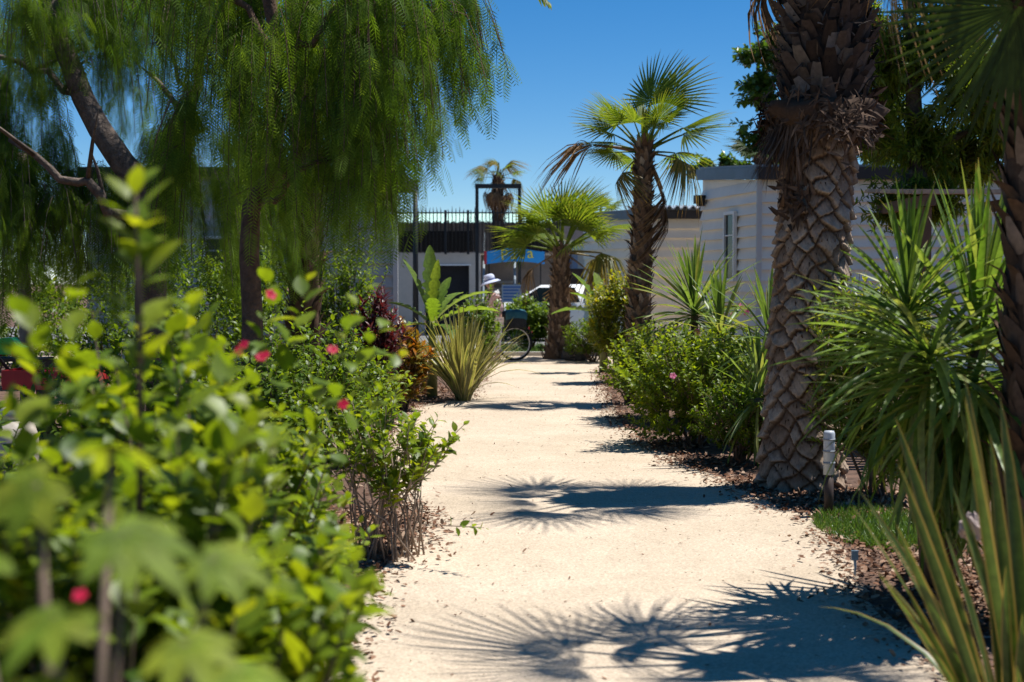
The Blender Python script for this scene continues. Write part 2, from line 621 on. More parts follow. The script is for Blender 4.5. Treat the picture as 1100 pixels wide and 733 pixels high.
def window(parent, c, wd, hh, rz, bars=1, name='window'):
    f = MB()
    for s in (-1, 1):
        f.box((s * wd / 2, 0, 0), (.045, .05, hh + .045))
        f.box((0, 0.001, s * hh / 2), (wd - .045, .048, .045))
    for k in range(bars):
        f.box((0, .004, -hh / 2 + hh * (k + 1) / (bars + 1)), (wd - .045, .03, .018))
    o = f.build(name, M_wht, parent)
    o.location = c
    o.rotation_euler = (0, 0, rz)
    g = MB()
    g.box((0, .012, 0), (wd - .05, .01, hh - .05))
    g.build('pane', M_glass, o)
    return o


def mobile_home(loc, label, L, D, H, slope, ang, pitch_top, win=True, lamp=True, hb=.16):
    """front wall along +x from the near corner; the end wall runs back to the left"""
    t = thing('mobile_home', label, 'mobile home', loc)
    c0 = np.array((0., 0.))
    ev = np.array((-math.sin(ang), math.cos(ang)))
    c1 = c0 + ev * D
    fx = np.array((L, 0.))
    m = MB()
    siding(m, c0 + (.03, 0), fx, .25, H, hb)
    m.build('front_wall', M_side, t)
    m = MB()
    siding(m, c1, c0 - (.0, -.03), .25, H, hb)
    hi = H + pitch_top
    m.add([(*c1, H), (*c0, H), (*c1, hi)], [(0, 1, 2)])
    m.build('end_wall', M_side, t)
    m = MB()
    b0, b1 = c1 + (L, 0), c1
    m.add([(*b0, .25), (*b1, .25), (*b1, hi), (*b0, hi), (*fx, .25), (*fx, H)], [(0, 1, 2, 3), (4, 0, 3, 5)])
    m.build('back_wall', M_side, t)
    m = MB()
    m.box((-.005, -.012, (H + .25) / 2), (.07, .07, H - .25))
    m.build('corner_trim', M_trim, t)
    m = MB()
    ov = .10
    n0 = np.array((-math.cos(ang), -math.sin(ang)))
    e0, e1 = c0 + n0 * .05 - ev * ov, c1 + n0 * .05 + ev * ov
    fh = .17
    V = []
    for p, zz in ((e0, H), (e1, hi)):
        V += [(*p, zz), (*(p + n0 * .03), zz), (*(p + n0 * .03), zz + fh), (*p, zz + fh)]
    m.add(V, [(0, 1, 2, 3), (7, 6, 5, 4), (1, 5, 6, 2), (0, 4, 5, 1), (2, 6, 7, 3), (4, 0, 3, 7)])
    m.build('end_fascia', M_fas, t)
    m = MB()
    m.span(-.02, L + .1, -.16, -.13, H - .0, H + fh)
    m.span(-.02, L + .1, -.13, 0.02, H - .0, H + .02)
    m.build('front_fascia', M_dfas, t)
    m = MB()
    q = [(*e0, H + fh + .004), (L + .1, -.18, H + fh + .004), (*(c1 + (L + .1, 0)), hi + fh + .004), (*e1, hi + fh + .004)]
    V = [tuple(p) for p in q] + [(p[0], p[1], p[2] + .03) for p in q]
    m.add(V, [(3, 2, 1, 0), (4, 5, 6, 7), (0, 1, 5, 4), (1, 2, 6, 5), (2, 3, 7, 6), (3, 0, 4, 7)])
    m.build('roof', M_roof, t)
    m = MB()
    m.span(.05, L, .06, .1, 0, .27)
    m.build('skirt', M_dfas, t)
    return t, ev, n0


pc = P(815, 303, 20.0)
ANG = math.atan2(3.47 - 3.0, 2.4)
home, ev, n0 = mobile_home((pc[0], 20.0, 0), 'pale grey clad mobile home with narrow window beside the big palm', 9.0, 2.45, 2.93, 0, ANG, .17)
wc = ev * 1.02 + n0 * .065
window(home, (wc[0], wc[1], 2.02), .42, .98, math.atan2(-ev[1], -ev[0]), 2)
lm = MB()
lc = ev * 2.25 + n0 * .12
lm.box((lc[0], lc[1], 2.78), (.16, .12, .13), ANG)
lm.box((lc[0] + .02, lc[1], 2.70), (.1, .1, .05), ANG)
lm.build('wall_lamp', M_black, home)

pc = P(690, 303, 29.0)
home2, _, _ = mobile_home((pc[0], 29.0, 0), 'pale mobile home with corrugated roof edge, behind tall palm trunk', 3.4, 3.0, 2.78, 0, math.radians(20), .05, hb=.2)
m = MB()
xs = np.linspace(-.1, 3.5, 90)
V = []
for x in xs:
    zc = 3.02 + .035 * math.sin(x * 2 * math.pi / .16)
    V += [(x, -.22, zc), (x, 2.6, zc + .1), (x, -.22, zc - .03), (x, 2.6, zc + .07)]
m.add(V, [f for i in range(len(xs) - 1) for f in ((4 * i, 4 * i + 4, 4 * i + 5, 4 * i + 1), (4 * i, 4 * i + 2, 4 * i + 6, 4 * i + 4))])
m.build('corrugated_roof', mat('zinc_sheet', (.55, .60, .62), .4, 5, .1), home2)

# left mobile home behind the pepper tree
pc = P(425, 303, 24.0)
t = thing('mobile_home', 'grey clad mobile home half hidden by weeping pepper tree', 'mobile home', (pc[0], 24, 0))
m = MB()
siding(m, (-5.2, 0), (-.04, 0), .2, 3.22, .2)
m.build('front_wall', mat('grey_siding', (.40, .385, .365), .6, 2, .06), t)
m = MB()
m.add([(0, .02, .2), (-.7, 4, .2), (-.7, 4, 3.2), (0, .02, 3.2)], [(0, 1, 2, 3)])
m.build('side_wall', M_side, t)
m = MB()
m.box((0, -.01, 1.7), (.08, .07, 3.05))
m.build('corner_trim', M_trim, t)
m = MB()
m.span(-5.3, .08, -.15, 4.1, 3.25, 3.42)
m.build('roof', M_dfas, t)
window(t, (-2.6, -.05, 1.7), 1.2, 1.1, 0, 1)

# low white chalet with pale awning behind the young palm
t = thing('chalet', 'white clad chalet with pale green awning edge behind young palm', 'chalet', (0, 45, 0))
k = 45 / F
X = lambda px: (px - 550) * k
Z = lambda py: 1.5 - (py - HOR) * k
m = MB()
siding(m, (X(598), 0), (X(615), 0), .2, Z(268), .16)
siding(m, (X(620), 0), (X(664), 0), .2, Z(268), .16)
m.build('front_wall', M_side, t)
m = MB()
m.box((X(617.5), -.02, 1.4), (.16, .1, 2.3))
m.box((X(612), -.01, 1.4), (.1, .08, 2.3))
m.build('blue_post', mat('pale_blue_paint', (.35, .42, .55), .5, 4, .08), t)
m = MB()
m.span(X(597), X(666), -.35, .3, Z(269), Z(265))
m.build('awning', mat('pale_green_sheet', (.45, .58, .50), .5, 4, .1), t)
m = MB()
m.span(X(597), X(666), .3, 4, Z(264), Z(258))
m.build('roof', mat('beige_roof', (.34, .29, .24), .8, 4, .15), t)
m = MB()
m.box((X(659), -.1, 1.3), (.14, .14, 2.4))
m.build('dark_post', M_dfas, t)
m = MB()
m.span(X(585), X(664), -.9, -.8, 0, Z(289))
m.build('terrace_screen', mat('brown_screen', (.06, .04, .03), .8, 5, .3), t)

# beige flat-roofed block further back, and long pale green roof
t = thing('flat_roof_house', 'beige flat roofed house seen far behind the young palm', 'house', (0, 62, 0))
k = 62 / F
X = lambda px, k=k: (px - 550) * k
Z = lambda py, k=k: 1.5 - (py - HOR) * k
M_beige = mat('beige_render', (.42, .35, .28), .9, 2, .1)
m = MB()
m.span(X(600), X(680), 0, 5, 0, Z(233))
m.build('wall', M_beige, t)
m = MB()
m.span(X(596), X(684), -.3, 5.3, Z(233) + .003, Z(229))
m.build('roof', mat('white_roof', (.62, .62, .6), .7, 3, .06), t)
for px in (640, 655):
    window(t, (X(px), -.02, Z(246)), .5, .5, 0, 0)

t = thing('pool_hall', 'long low hall with pale green roof behind railed terrace', 'hall', (0, 70, 0))
k = 70 / F
X = lambda px, k=k: (px - 550) * k
Z = lambda py, k=k: 1.5 - (py - HOR) * k
m = MB()
m.span(X(380), X(610), 0, 8, 0, Z(240))
m.build('wall', M_beige, t)
m = MB()
m.add([(X(378), -.4, Z(240)), (X(612), -.4, Z(240)), (X(612), 5, Z(224)), (X(378), 5, Z(224)),
       (X(378), -.4, Z(241)), (X(612), -.4, Z(241))], [(0, 1, 2, 3), (4, 5, 1, 0)])
for i in range(60):
    xx = X(380) + i * (X(610) - X(380)) / 59
    m.tube([(xx, -.4, Z(239.6)), (xx, 5, Z(223.6))], .03, 4, cap=False)
m.build('roof', mat('pale_green_roof', (.42, .60, .52), .6, 2, .08), t)

# ------------------------------------------------------------------ railed terrace block
k = 40 / F
X = lambda px, k=k: (px - 550) * k
Z = lambda py, k=k: 1.5 - (py - HOR) * k
M_ter = mat('beige_concrete', (.55, .49, .42), .9, 1.5, .12, .1)
t = thing('terrace_block', 'beige terrace wall with a dark opening below reed screens', 'terrace', (0, 40, 0))
m = MB()
m.span(X(405), X(456), 0, .3, 0, Z(285))
m.span(X(504), X(516), 0, .3, 0, Z(285))
m.span(X(405), X(516), 0, .3, Z(285) + .002, Z(272))
m.span(X(405), X(600), .32, 6, Z(274), Z(272) - .002)
m.build('wall', M_ter, t)
m = MB()
m.span(X(456), X(504), .5, .6, 0, Z(285))
m.build('shade_sheet', mat('opening_shade', (.018, .019, .025), .6, 4, .3), t)  # near-black sheet standing for the shade inside the opening
m = MB()
m.span(X(456), X(506), -.03, -.002, Z(285.5), Z(284))
m.build('lintel_trim', M_wht, t)
m = MB()
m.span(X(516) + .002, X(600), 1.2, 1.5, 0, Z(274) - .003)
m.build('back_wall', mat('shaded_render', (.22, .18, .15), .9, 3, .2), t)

t = thing('reed_screen', 'dark brown reed fence along the terrace top', 'fence', (0, 40, 0))
rs = np.random.RandomState(8)
m = MB()
for x in np.arange(X(418), X(600), .035):
    m.box((x, .12 + rs.uniform(-.01, .01), Z(255) + 0), (.03, .02, Z(237) - Z(272) + rs.uniform(-.14, .05)), rnd=rs.rand())
m.build('reeds', leafmat('reed_stalks', [(.08, .062, .05), (.13, .105, .085), (.20, .165, .135)], trans=0, rough=.9, spec=.1), t)
for a, b in ((430, 452), (454, 478), (480, 508), (530, 560), (562, 590)):
    m = MB()
    m.span(X(a), X(b), .02, .06, Z(271), Z(248.5))
    m.build('panel', mat('dark_mesh_panel', (.02, .016, .013), .8, 30, .4), t)

t = thing('spiked_railing', 'black spiked iron railing above the reed fence', 'railing', (0, 40, 0))
for px in (418, 446, 479, 503, 530, 560, 600):
    m = MB()
    m.box((X(px), -.12, Z(250)), (.07, .07, Z(226) - Z(273)), rnd=.5)
    m.build('post', M_black, t)
m = MB()
m.span(X(416), X(602), -.14, -.11, Z(230), Z(228.6))
m.build('top_rail', M_black, t)
m = MB()
for x in np.arange(X(418), X(601), .105):
    if abs((x - X(479))) > .05:
        zt = Z(223 + rs.uniform(-1, 3))
        m.tube([(x, -.165, Z(271)), (x, -.165, Z(228)), (x + rs.uniform(-.02, .02), -.165, zt)], [.012, .014, .004], 4)
m.build('bars', M_black, t)

t = thing('portal_frame', 'tall dark steel frame standing over the terrace stairs', 'frame', (0, 38.6, 0))
k2 = 38.6 / F
m = MB()
x0, x1, zt = (512.5 - 550) * k2, (558 - 550) * k2, 1.5 - (203 - HOR) * k2
for xx in (x0, x1):
    m = MB()
    m.box((xx, 0, zt / 2), (.09, .09, zt - .002))
    m.build('upright', M_black, t)
m = MB()
m.box(((x0 + x1) / 2, 0, zt + .06), (x1 - x0 + .1, .11, .12))
m.build('crossbar', M_black, t)

t = thing('street_lamp', 'slim black lamp post with flat head at the terrace', 'street lamp', ((446.5 - 550) * 39.4 / F, 39.4, 0))
m = MB()
zt = 1.5 - (197 - HOR) * 39.4 / F
m.tube([(0, 0, 0), (0, 0, zt)], [.085, .065], 10)
m.build('pole', M_black, t)
m = MB()
m.box((0, 0, zt + .04), (.26, .2, .07))
m.box((0, 0, zt - .02), (.12, .12, .05))
m.build('lamp_head', M_black, t)

# staircase with sign
t = thing('staircase', 'open grey staircase behind the blue sign', 'stairs', (0, 39.2, 0))
k2 = 39.2 / F
m = MB()
for i in range(8):
    m.span((522 - 550) * k2, (551 - 550) * k2, i * .26, i * .26 + .24, i * .2 + .06, i * .2 + .13)
m.build('treads', mat('stair_tread', (.30, .28, .25), .8, 5, .2), t)
m = MB()
m.span((520 - 550) * k2, (552 - 550) * k2, 2.05, 2.15, 0, 1.95)
m.build('riser_wall', M_black, t)
m = MB()
for px, dz in ((519, 1.0), (553, 1.0)):
    xx = (px - 550) * k2
    m.tube([(xx, -.1, 0), (xx, -.1, .95), (xx, 2.0, 2.9)], .035, 6)
m.build('handrail', mat('pale_steel', (.22, .26, .28), .5, 5, .1), t)

t = thing('blue_sign', 'arched blue board with yellow lettering above the stairs', 'sign', (0, 37.6, 0))
k3 = 37.6 / F
bx = lambda px: (px - 550) * k3
bz = lambda py: 1.5 - (py - HOR) * k3
m = MB()
top, bot = [], []
for i in range(15):
    u = i / 14
    px = 523 + 62 * u
    top.append((bx(px), bz(270.5 - 3.5 * math.sin(math.pi * min(1, u * 1.1)))))
    bot.append((bx(px), bz(284 - 3.0 * math.sin(math.pi * u))))
V = [(x, y, z) for y in (0, .06) for row in (bot, top) for (x, z) in row]
fs = []
for i in range(14):
    fs += [(i, i + 1, 16 + i, 15 + i), (31 + i, 30 + i, 45 + i, 46 + i), (15 + i, 16 + i, 46 + i, 45 + i), (i + 1, i, 30 + i, 31 + i)]
fs += [(0, 15, 45, 30), (14, 44, 59, 29)]
m.add(V, fs)
m.build('board', mat('sign_blue', (.02, .22, .52), .5, 3, .06), t)
m = MB()
m.span(bx(520), bx(522.9), -.01, .07, bz(284), bz(270))
m.build('end_cap', mat('sign_red', (.35, .03, .04), .5, 3, .1), t)
m = MB()
m.span(bx(524.5), bx(526), .07, .12, 0, bz(272))
m.build('post', M_black, t)
m = MB()
m.span(bx(580), bx(581.5), .07, .12, 0, bz(272))
m.build('post', M_black, t)
fc = bpy.data.curves.new('lettering', 'FONT')
fc.body = 'Paca'
fc.size = .40
fc.extrude = .008
fc.space_character = 1.25
fo = bpy.data.objects.new('lettering_curve', fc)
COL.objects.link(fo)
bpy.context.view_layer.update()
me = bpy.data.meshes.new_from_object(fo.evaluated_get(bpy.context.evaluated_depsgraph_get()))
bpy.data.objects.remove(fo)
me.materials.clear()
me.materials.append(mat('sign_yellow', (.65, .55, .05), .5, 3, .05))
fo = bpy.data.objects.new('lettering', me)
COL.objects.link(fo)
fo.parent = t
fo.location = (bx(538), -.012, bz(279.5))
fo.rotation_euler = (math.pi / 2, R(-4), 0)

t = thing('notice_board', 'pale blue notice board behind the cyclist', 'notice board', (0, 34.5, 0))
k4 = 34.5 / F
bx4 = lambda px: (px - 550) * k4
bz4 = lambda py: 1.5 - (py - HOR) * k4
m = MB()
m.span(bx4(539), bx4(560), 0, .03, bz4(325), bz4(306))
m.build('board', mat('notice_white', (.45, .5, .6), .5, 3, .06), t)
m = MB()
for i, wd in enumerate((19, 17, 18, 15, 18)):
    m.span(bx4(540.5), bx4(540.5 + wd * .98), -.006, -.002, bz4(309.6 + 3.4 * i), bz4(307.6 + 3.4 * i))
m.build('blue_stripes', mat('notice_blue', (.10, .2, .5), .5, 3, .06), t)
m = MB()
m.span(bx4(540), bx4(541.5), .03, .07, 0, bz4(304))
m.build('post', mat('yellow_post', (.30, .22, .05), .6, 4, .2), t)
m = MB()
m.span(bx4(557), bx4(558.5), .03, .07, 0, bz4(304))
m.build('post', mat('yellow_post', (.30, .22, .05), .6, 4, .2), t)

# parked white car, mostly hidden by the shrub
t = thing('parked_car', 'white car parked behind the bright shrub', 'car', (0.95, 36.3, 0))
sec = [(-2.1, .45, .62), (-2.0, .38, .86), (-1.3, .34, .95), (-.9, .33, 1.02), (-.2, .33, 1.42), (.9, .33, 1.44), (1.6, .36, 1.05), (2.05, .42, .95), (2.1, .5, .6)]
m = MB()
V, fs = [], []
for x, zb, zt in sec:
    for y, zz in ((-.80, zb), (-.84, .7), (-.80, min(zt, .95)), (-.62, zt), (.62, zt), (.80, min(zt, .95)), (.84, .7), (.80, zb)):
        V.append((x, y, zz))
for i in range(len(sec) - 1):
    for j in range(7):
        fs.append((i * 8 + j, i * 8 + j + 1, i * 8 + 9 + j, i * 8 + 8 + j))
fs += [tuple(range(8)), tuple(range(64, 72))[::-1]]
m.add(V, fs, smooth=True)
m.build('body', mat('white_car_paint', (.78, .78, .77), .2, 3, .02, spec=.6), t)
m = MB()
m.add([(-.85, -.80, .99), (.75, -.82, .99), (.62, -.70, 1.36), (-.28, -.70, 1.36)], [(0, 1, 2, 3)])
m.build('side_window', M_glass, t)
for wx in (-1.3, 1.3):
    m = MB()
    m.tube([(wx, -.86, .31), (wx, -.66, .31)], .31, 20)
    o = m.build('wheel', mat('tyre_rubber', (.02, .02, .02), .85, 20, .2), t)
    m = MB()
    m.tube([(wx, -.875, .31), (wx, -.865, .31)], .19, 16)
    m.build('hubcap', mat('steel', (.5, .5, .5), .3, 5, .1, metal=.8), o)

# ------------------------------------------------------------------ palms
M_boot = leafmat('palm_boot', [(.055, .032, .02), (.10, .06, .038), (.16, .10, .065), (.24, .17, .12)], trans=0, rough=.85, spec=.15)
M_boot_pale = leafmat('palm_boot_pale', [(.08, .05, .032), (.15, .095, .06), (.24, .165, .11), (.36, .28, .20)], trans=0, rough=.85, spec=.15)
M_core = mat('palm_core', (.07, .045, .03), .95, 14, .5, .8, 30)
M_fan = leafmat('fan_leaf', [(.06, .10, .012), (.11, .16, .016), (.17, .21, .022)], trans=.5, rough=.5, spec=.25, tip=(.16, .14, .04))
M_fan_shade = leafmat('fan_leaf_shade_side', [(.018, .035, .008), (.028, .05, .012), (.04, .065, .014)], trans=.30, rough=.5, spec=.2)  # fan leaf with the darkness of its shade side put into the green
M_fan_old = leafmat('fan_leaf_yellowing', [(.07, .09, .015), (.16, .13, .02), (.22, .16, .04)], trans=.35, rough=.45, tip=(.25, .12, .04))
M_dead = leafmat('dead_leaf', [(.13, .075, .04), (.20, .12, .065), (.30, .2, .12)], trans=.15, rough=.8, spec=.1)
M_pet = mat('palm_petiole', (.10, .12, .03), .5, 10, .25)


def fan_mesh(seed, R_, pet, nseg=32, A=2.3, bend=.35, tipdroop=.35, dead=False, m_=None, free=.42):
    rs = np.random.RandomState(seed)
    m = MB()
    b = -.18
    ts = np.linspace(0, 1, 6)
    pp = np.stack([0 * ts, pet * ts, b * pet * ts ** 2 * .6], 1)
    m.tube(pp, np.linspace(.022, .010, 6) * R_ / .65, 5, rnd=.8)
    ang0 = math.atan(b * 1.2)
    base = pp[-1]
    da = 2 * A / nseg
    for i in range(nseg):
        a = -A + (i + .5) * da + rs.normal(0, .01)
        ln = R_ * (.74 + .26 * math.cos(a * .8)) * rs.uniform(.86, 1.06)
        if dead:
            ln *= rs.uniform(.6, 1)
            a = a * .45 + rs.normal(0, .08)
        d = np.array((math.sin(a), math.cos(a), 0))
        s = np.array((math.cos(a), -math.sin(a), 0))
        rst = np.array((0.02, .3, free, .74, .88, 1.0))
        wd = np.array((.5, 1, 1, .62, .34, .03)) * np.minimum(rst, free) * ln * math.tan(da / 2) * 1.04
        td = tipdroop * rs.uniform(.4, 1.6)
        z = -bend * ln * rst ** 2 - td * ln * np.clip(rst - free, 0, 1) ** 1.5 * 1.4 - .12 * abs(math.sin(a)) * ln * rst
        if dead:
            z = z * .5 + rs.normal(0, .05) * rst
        V, lu, lv = [], [], []
        for r_, w_, zz in zip(rst, wd, z):
            c = d * r_ * ln + np.array((0, 0, zz))
            for sgn in (-1, 0, 1):
                V.append(c + s * sgn * w_ + np.array((0, 0, .45 * w_ * abs(sgn))))
                lu.append(sgn * .5)
                lv.append(r_)
        V = np.array(V)
        ca, sa = math.cos(ang0), math.sin(ang0)
        V = np.stack([V[:, 0], V[:, 1] * ca - V[:, 2] * sa, V[:, 1] * sa + V[:, 2] * ca], 1) + base
        fs = [f for j in range(5) for f in ((j * 3, j * 3 + 1, j * 3 + 4, j * 3 + 3), (j * 3 + 1, j * 3 + 2, j * 3 + 5, j * 3 + 4))]
        m.add(V, np.array(fs), rs.rand(), lu, lv, smooth=True)
    return m.mesh('frond', m_)


def frame(o, loc, az, el, roll=0.0):
    """local +Y along (azimuth from +X, elevation), local Z upwards"""
    az, el = R(az), R(el)
    d = Vector((math.cos(el) * math.cos(az), math.cos(el) * math.sin(az), math.sin(el)))
    z = Vector((-math.sin(el) * math.cos(az), -math.sin(el) * math.sin(az), math.cos(el)))
    x = d.cross(z)
    M = Matrix((x, d, z)).transposed()
    M = M @ Matrix.Rotation(R(roll), 3, 'Y')
    o.rotation_euler = M.to_euler()
    o.location = loc


def put(me, name, parent, loc, az, el, roll=0, s=1.0, label=None):
    o = bpy.data.objects.new(name, me)
    COL.objects.link(o)
    o.parent = parent
    frame(o, loc, az, el, roll)
    o.scale = (s, s, s)
    if label:
        o['label'] = label
    return o


def boots_trunk(parent, path, r0, r1, seed, density=1.0, name='trunk', flare=1.0, mat_=None, ln=(.14, .26), wd=.11, outw=.55):
    """palm trunk wrapped in the bases of old fronds"""
    rs = np.random.RandomState(seed)
    path = np.array(path, float)
    H = path[-1][2] - path[0][2]
    m = MB()
    n = 14
    t = np.linspace(0, 1, n)
    c = np.stack([np.interp(t, np.linspace(0, 1, len(path)), path[:, k]) for k in range(3)], 1)
    rad = r0 + (r1 - r0) * t
    rad[0] *= flare
    rad[1] *= 1 + (flare - 1) * .5
    m.tube(c, rad * .93, 16, rnd=.15)
    N = int(H * 2 * math.pi * (r0 + r1) / 2 / (.0065) * density)
    i = np.arange(N)
    tt = (i + rs.rand(N)) / N
    aa = i * 2.39996 + rs.normal(0, .1, N)
    cc = np.stack([np.interp(tt, t, c[:, k]) for k in range(3)], 1)
    rr = np.interp(tt, t, rad) * .95
    o = cc + np.stack([np.cos(aa) * rr, np.sin(aa) * rr, 0 * aa], 1)
    ou = rs.uniform(.1, outw, N)
    D = np.stack([np.cos(aa) * ou, np.sin(aa) * ou, np.ones(N)], 1)
    D += np.stack([-np.sin(aa), np.cos(aa), 0 * aa], 1) * rs.normal(0, .22, N)[:, None]
    U = -np.stack([np.cos(aa), np.sin(aa), 0 * aa - .2], 1)
    m.leaves(T_BOOT, o, D, U, rs.uniform(ln[0], ln[1], N), wd * rs.uniform(.6, 1.2, N), rs.normal(.0, .5, N), rs.beta(1.4, 2.2, N))
    return m.build(name, mat_ or M_boot, parent)


def fan_palm(loc, label, path, r0, r1, fronds, R_, pet, seed, group=None, dens=1.0, mats=None, outw=.55, bend=1.0, nseg=30, flare=1.25, fan_kw=None, bmat=None, bln=(.14, .26), bwd=.11):
    t = thing('fan_palm', label, 'palm', loc, group=group)
    boots_trunk(t, path, r0, r1, seed, dens, flare=flare, outw=outw, mat_=bmat, ln=bln, wd=bwd)
    m_live, m_old, m_dead = mats or (M_fan, M_fan_old, M_dead)
    kw = fan_kw or {}
    var = [fan_mesh(seed * 10 + q, R_, pet, nseg, 1.75, (.10 + .12 * q) * bend, (.15 + .15 * q) * bend, m_=m_live, **kw) for q in range(3)]
    old = fan_mesh(seed * 10 + 5, R_, pet, nseg, 2.0, .7, .8, m_=m_old, **kw)
    dead = fan_mesh(seed * 10 + 7, R_, pet * .9, nseg, 2.0, 1.2, .8, dead=True, m_=m_dead, **kw)
    top = np.array(path[-1], float)
    rs = np.random.RandomState(seed + 3)
    for q, fr in enumerate(fronds):
        az, el, kind = fr[:3]
        s = (fr[3] if len(fr) > 3 else 1.0) * rs.uniform(.85, 1.08)
        dz = -.10 * (1 - el / 90.0)
        p = top + np.array((math.cos(R(az)) * r1 * .5, math.sin(R(az)) * r1 * .5, dz))
        if kind == 'd':
            put(dead, 'dead_frond', t, p, az, el, rs.uniform(-20, 20), s, 'dry brown frond hanging from the crown')
        elif kind == 'o':
            put(old, 'frond', t, p, az, el, rs.uniform(-15, 15), s, 'yellowing frond turning brown at its tips')
        else:
            put(var[q % 3], 'frond', t, p, az, el, rs.uniform(-35, 35), s)
    # young spear leaves
    m = MB()
    for q in range(4):
        a = rs.uniform(0, 6.28)
        m.leaves(T_STRAP, [top], [(math.cos(a) * .15, math.sin(a) * .15, 1)], [(math.cos(a), math.sin(a), 0)], R_ * rs.uniform(.6, 1), .05, .1, .8)
    m.build('spear', m_live, t)
    return t


# tall palm
TY = 17.5
b = P(686, 434, TY)
pth = [(0, 0, 0), (0.0, 0, 1.0), (P(690, 250, TY)[0] - b[0], 0, P(690, 250, TY)[2]), (P(692, 156, TY)[0] - b[0], 0, P(692, 156, TY)[2])]
fan_palm((b[0], TY, 0), 'tall shaggy fan palm against the blue sky', pth, .155, .10,
         [(176, 58, 'l', 1.15), (95, 72, 'l', 1.0), (12, 74, 'l', 1.65), (60, 86, 'l', 1.4), (182, 36, 'l', 1.05), (188, 20, 'l', .95), (2, 38, 'l', 1.15), (-22, 28, 'l', 1.1), (-80, 50, 'l', .8),
          (205, 4, 'l', .9), (-15, -5, 'o', .9), (30, 8, 'l', 1.0), (150, 48, 'l', 1.05), (40, 55, 'l', 1.1), (-120, 60, 'l', .9), (-50, 66, 'l', 1.0), (178, 14, 'd', 1.45), (-8, -64, 'd', 1.5), (100, 0, 'l', .9), (195, -35, 'o', .7), (-20, -58, 'd', 1.2)],
         .55, .42, 31, dens=2.2, outw=.6, bend=.35, bmat=M_boot_pale, bln=(.08, .19), bwd=.085)
# young palm by the crossing
YY = 27.6
b = P(600, 386, YY)
pth = [(0, 0, 0), (.02, 0, 1.0), (P(603, 266, YY)[0] - b[0], 0, P(603, 266, YY)[2])]
fan_palm((b[0], YY, 0), 'young fan palm beside the bicycle with low green crown', pth, .24, .16,
         [(90, 80, 'l', 1.1), (20, 66, 'l', 1.05), (160, 60, 'l', 1.1), (200, 55, 'l'), (175, 32, 'l', 1.1), (0, 35, 'l', 1.1), (-30, 40, 'l'), (188, 16, 'l', 1.1), (-150, 35, 'l', .9),
          (-60, 50, 'l'), (-110, 45, 'l'), (-80, 20, 'l', .7), (-5, 5, 'o', 1.25), (15, -2, 'o', 1.0), (183, -24, 'd', .95), (-12, -30, 'd', 1.1), (-95, -82, 'd', .95), (-70, -84, 'd', .9), (120, 30, 'l'), (60, 30, 'l'), (-40, 66, 'l', 1.05), (-130, 64, 'l', 1.05), (10, 78, 'l', 1.1), (-90, 72, 'l')],
         .78, .62, 41, dens=1.0, flare=1.4, outw=.5, bend=.45, bmat=M_boot_pale, bln=(.10, .22), bwd=.09)
# distant palms
FY = 52.0
b = P(535, 303, FY)
zt = P(535, 188, FY)[2]
sk = [(az, -62 + (q % 3) * 9, 'd', 1.35) for q, az in enumerate(range(0, 360, 24))]
fan_palm((b[0], FY, 0), 'distant fan palm with thick brown skirt of dead fronds', [(0, 0, 0), (0, 0, zt)], .25, .2,
         [(az, el, 'o' if q % 2 else 'l', 1.0) for q, (az, el) in enumerate(((0, 25), (50, 50), (100, 75), (150, 45), (200, 25), (250, 60), (300, 40), (330, 60), (180, 5), (0, 0), (270, 20)))] + sk,
         .55, .5, 51, dens=.35, nseg=22)
FY = 44.0
b = P(645, 303, FY)
zt = P(645, 235, FY)[2]
fan_palm((b[0], FY, 0), 'small distant fan palm behind the young palm', [(0, 0, 0), (0, 0, zt)], .16, .12,
         [(az, el, 'l', 1.0) for az, el in ((90, 82), (0, 62), (180, 58), (20, 20), (200, 15), (270, 70), (60, 50))], .62, .45, 61, dens=.35, nseg=22)

# right palm at the frame edge, giving the foreground shade
RY = 6.0
b = (2.22, RY)
t = thing('fan_palm', 'dark shaggy fan palm at the right edge of the picture', 'palm', (b[0], b[1], 0))
boots_trunk(t, [(0, 0, 0), (.0, 0, 1.5), (-.03, 0, 3.45)], .15, .135, 71, 1.2, ln=(.10, .2), wd=.08)
var = [fan_mesh(710 + q, .60, .50, 26, 1.75, .3 + .15 * q, .35, free=.26, m_=M_fan_shade) for q in range(3)]
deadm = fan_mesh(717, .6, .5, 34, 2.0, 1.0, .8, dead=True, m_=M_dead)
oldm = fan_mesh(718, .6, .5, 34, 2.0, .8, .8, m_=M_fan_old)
rs = np.random.RandomState(72)
RZ = 3.4
for q, (az, el) in enumerate(((180, 42), (215, 62), (150, 55), (120, 30), (90, 55), (50, 35), (10, 45), (-30, 35), (20, 75), (60, 5))):
    put(var[q % 3], 'frond', t, (-.03 + math.cos(R(az)) * .08, math.sin(R(az)) * .08, RZ), az + rs.normal(0, 10), el + rs.normal(0, 8), rs.uniform(-40, 40), rs.uniform(.75, 1.2))
low = fan_mesh(719, .62, .62, 40, 1.9, -.05, .15, m_=M_fan_shade, free=.5)
hst = Vector(P(1100, 2, 5.6)) - Vector((b[0], b[1], 0))
ax_ = Vector((-.40, -.10, -.92)).normalized()
nz_ = Vector((.15, -1, .05))
nz_ = (nz_ - ax_ * nz_.dot(ax_)).normalized()
fo_ = put(low, 'frond', t, hst - ax_ * .62, 0, 0, 0, 1.0, 'large frond hanging down in front, coloured dark as its shade side')
fo_.rotation_euler = Matrix((ax_.cross(nz_), ax_, nz_)).transposed().to_euler()
put(low, 'frond', t, (.02, -.10, RZ - .05), 285, -48, -10, .9)
put(oldm, 'frond', t, (-.1, .05, RZ - .05), 160, -22, 20, .85, 'yellowing frond turning brown')
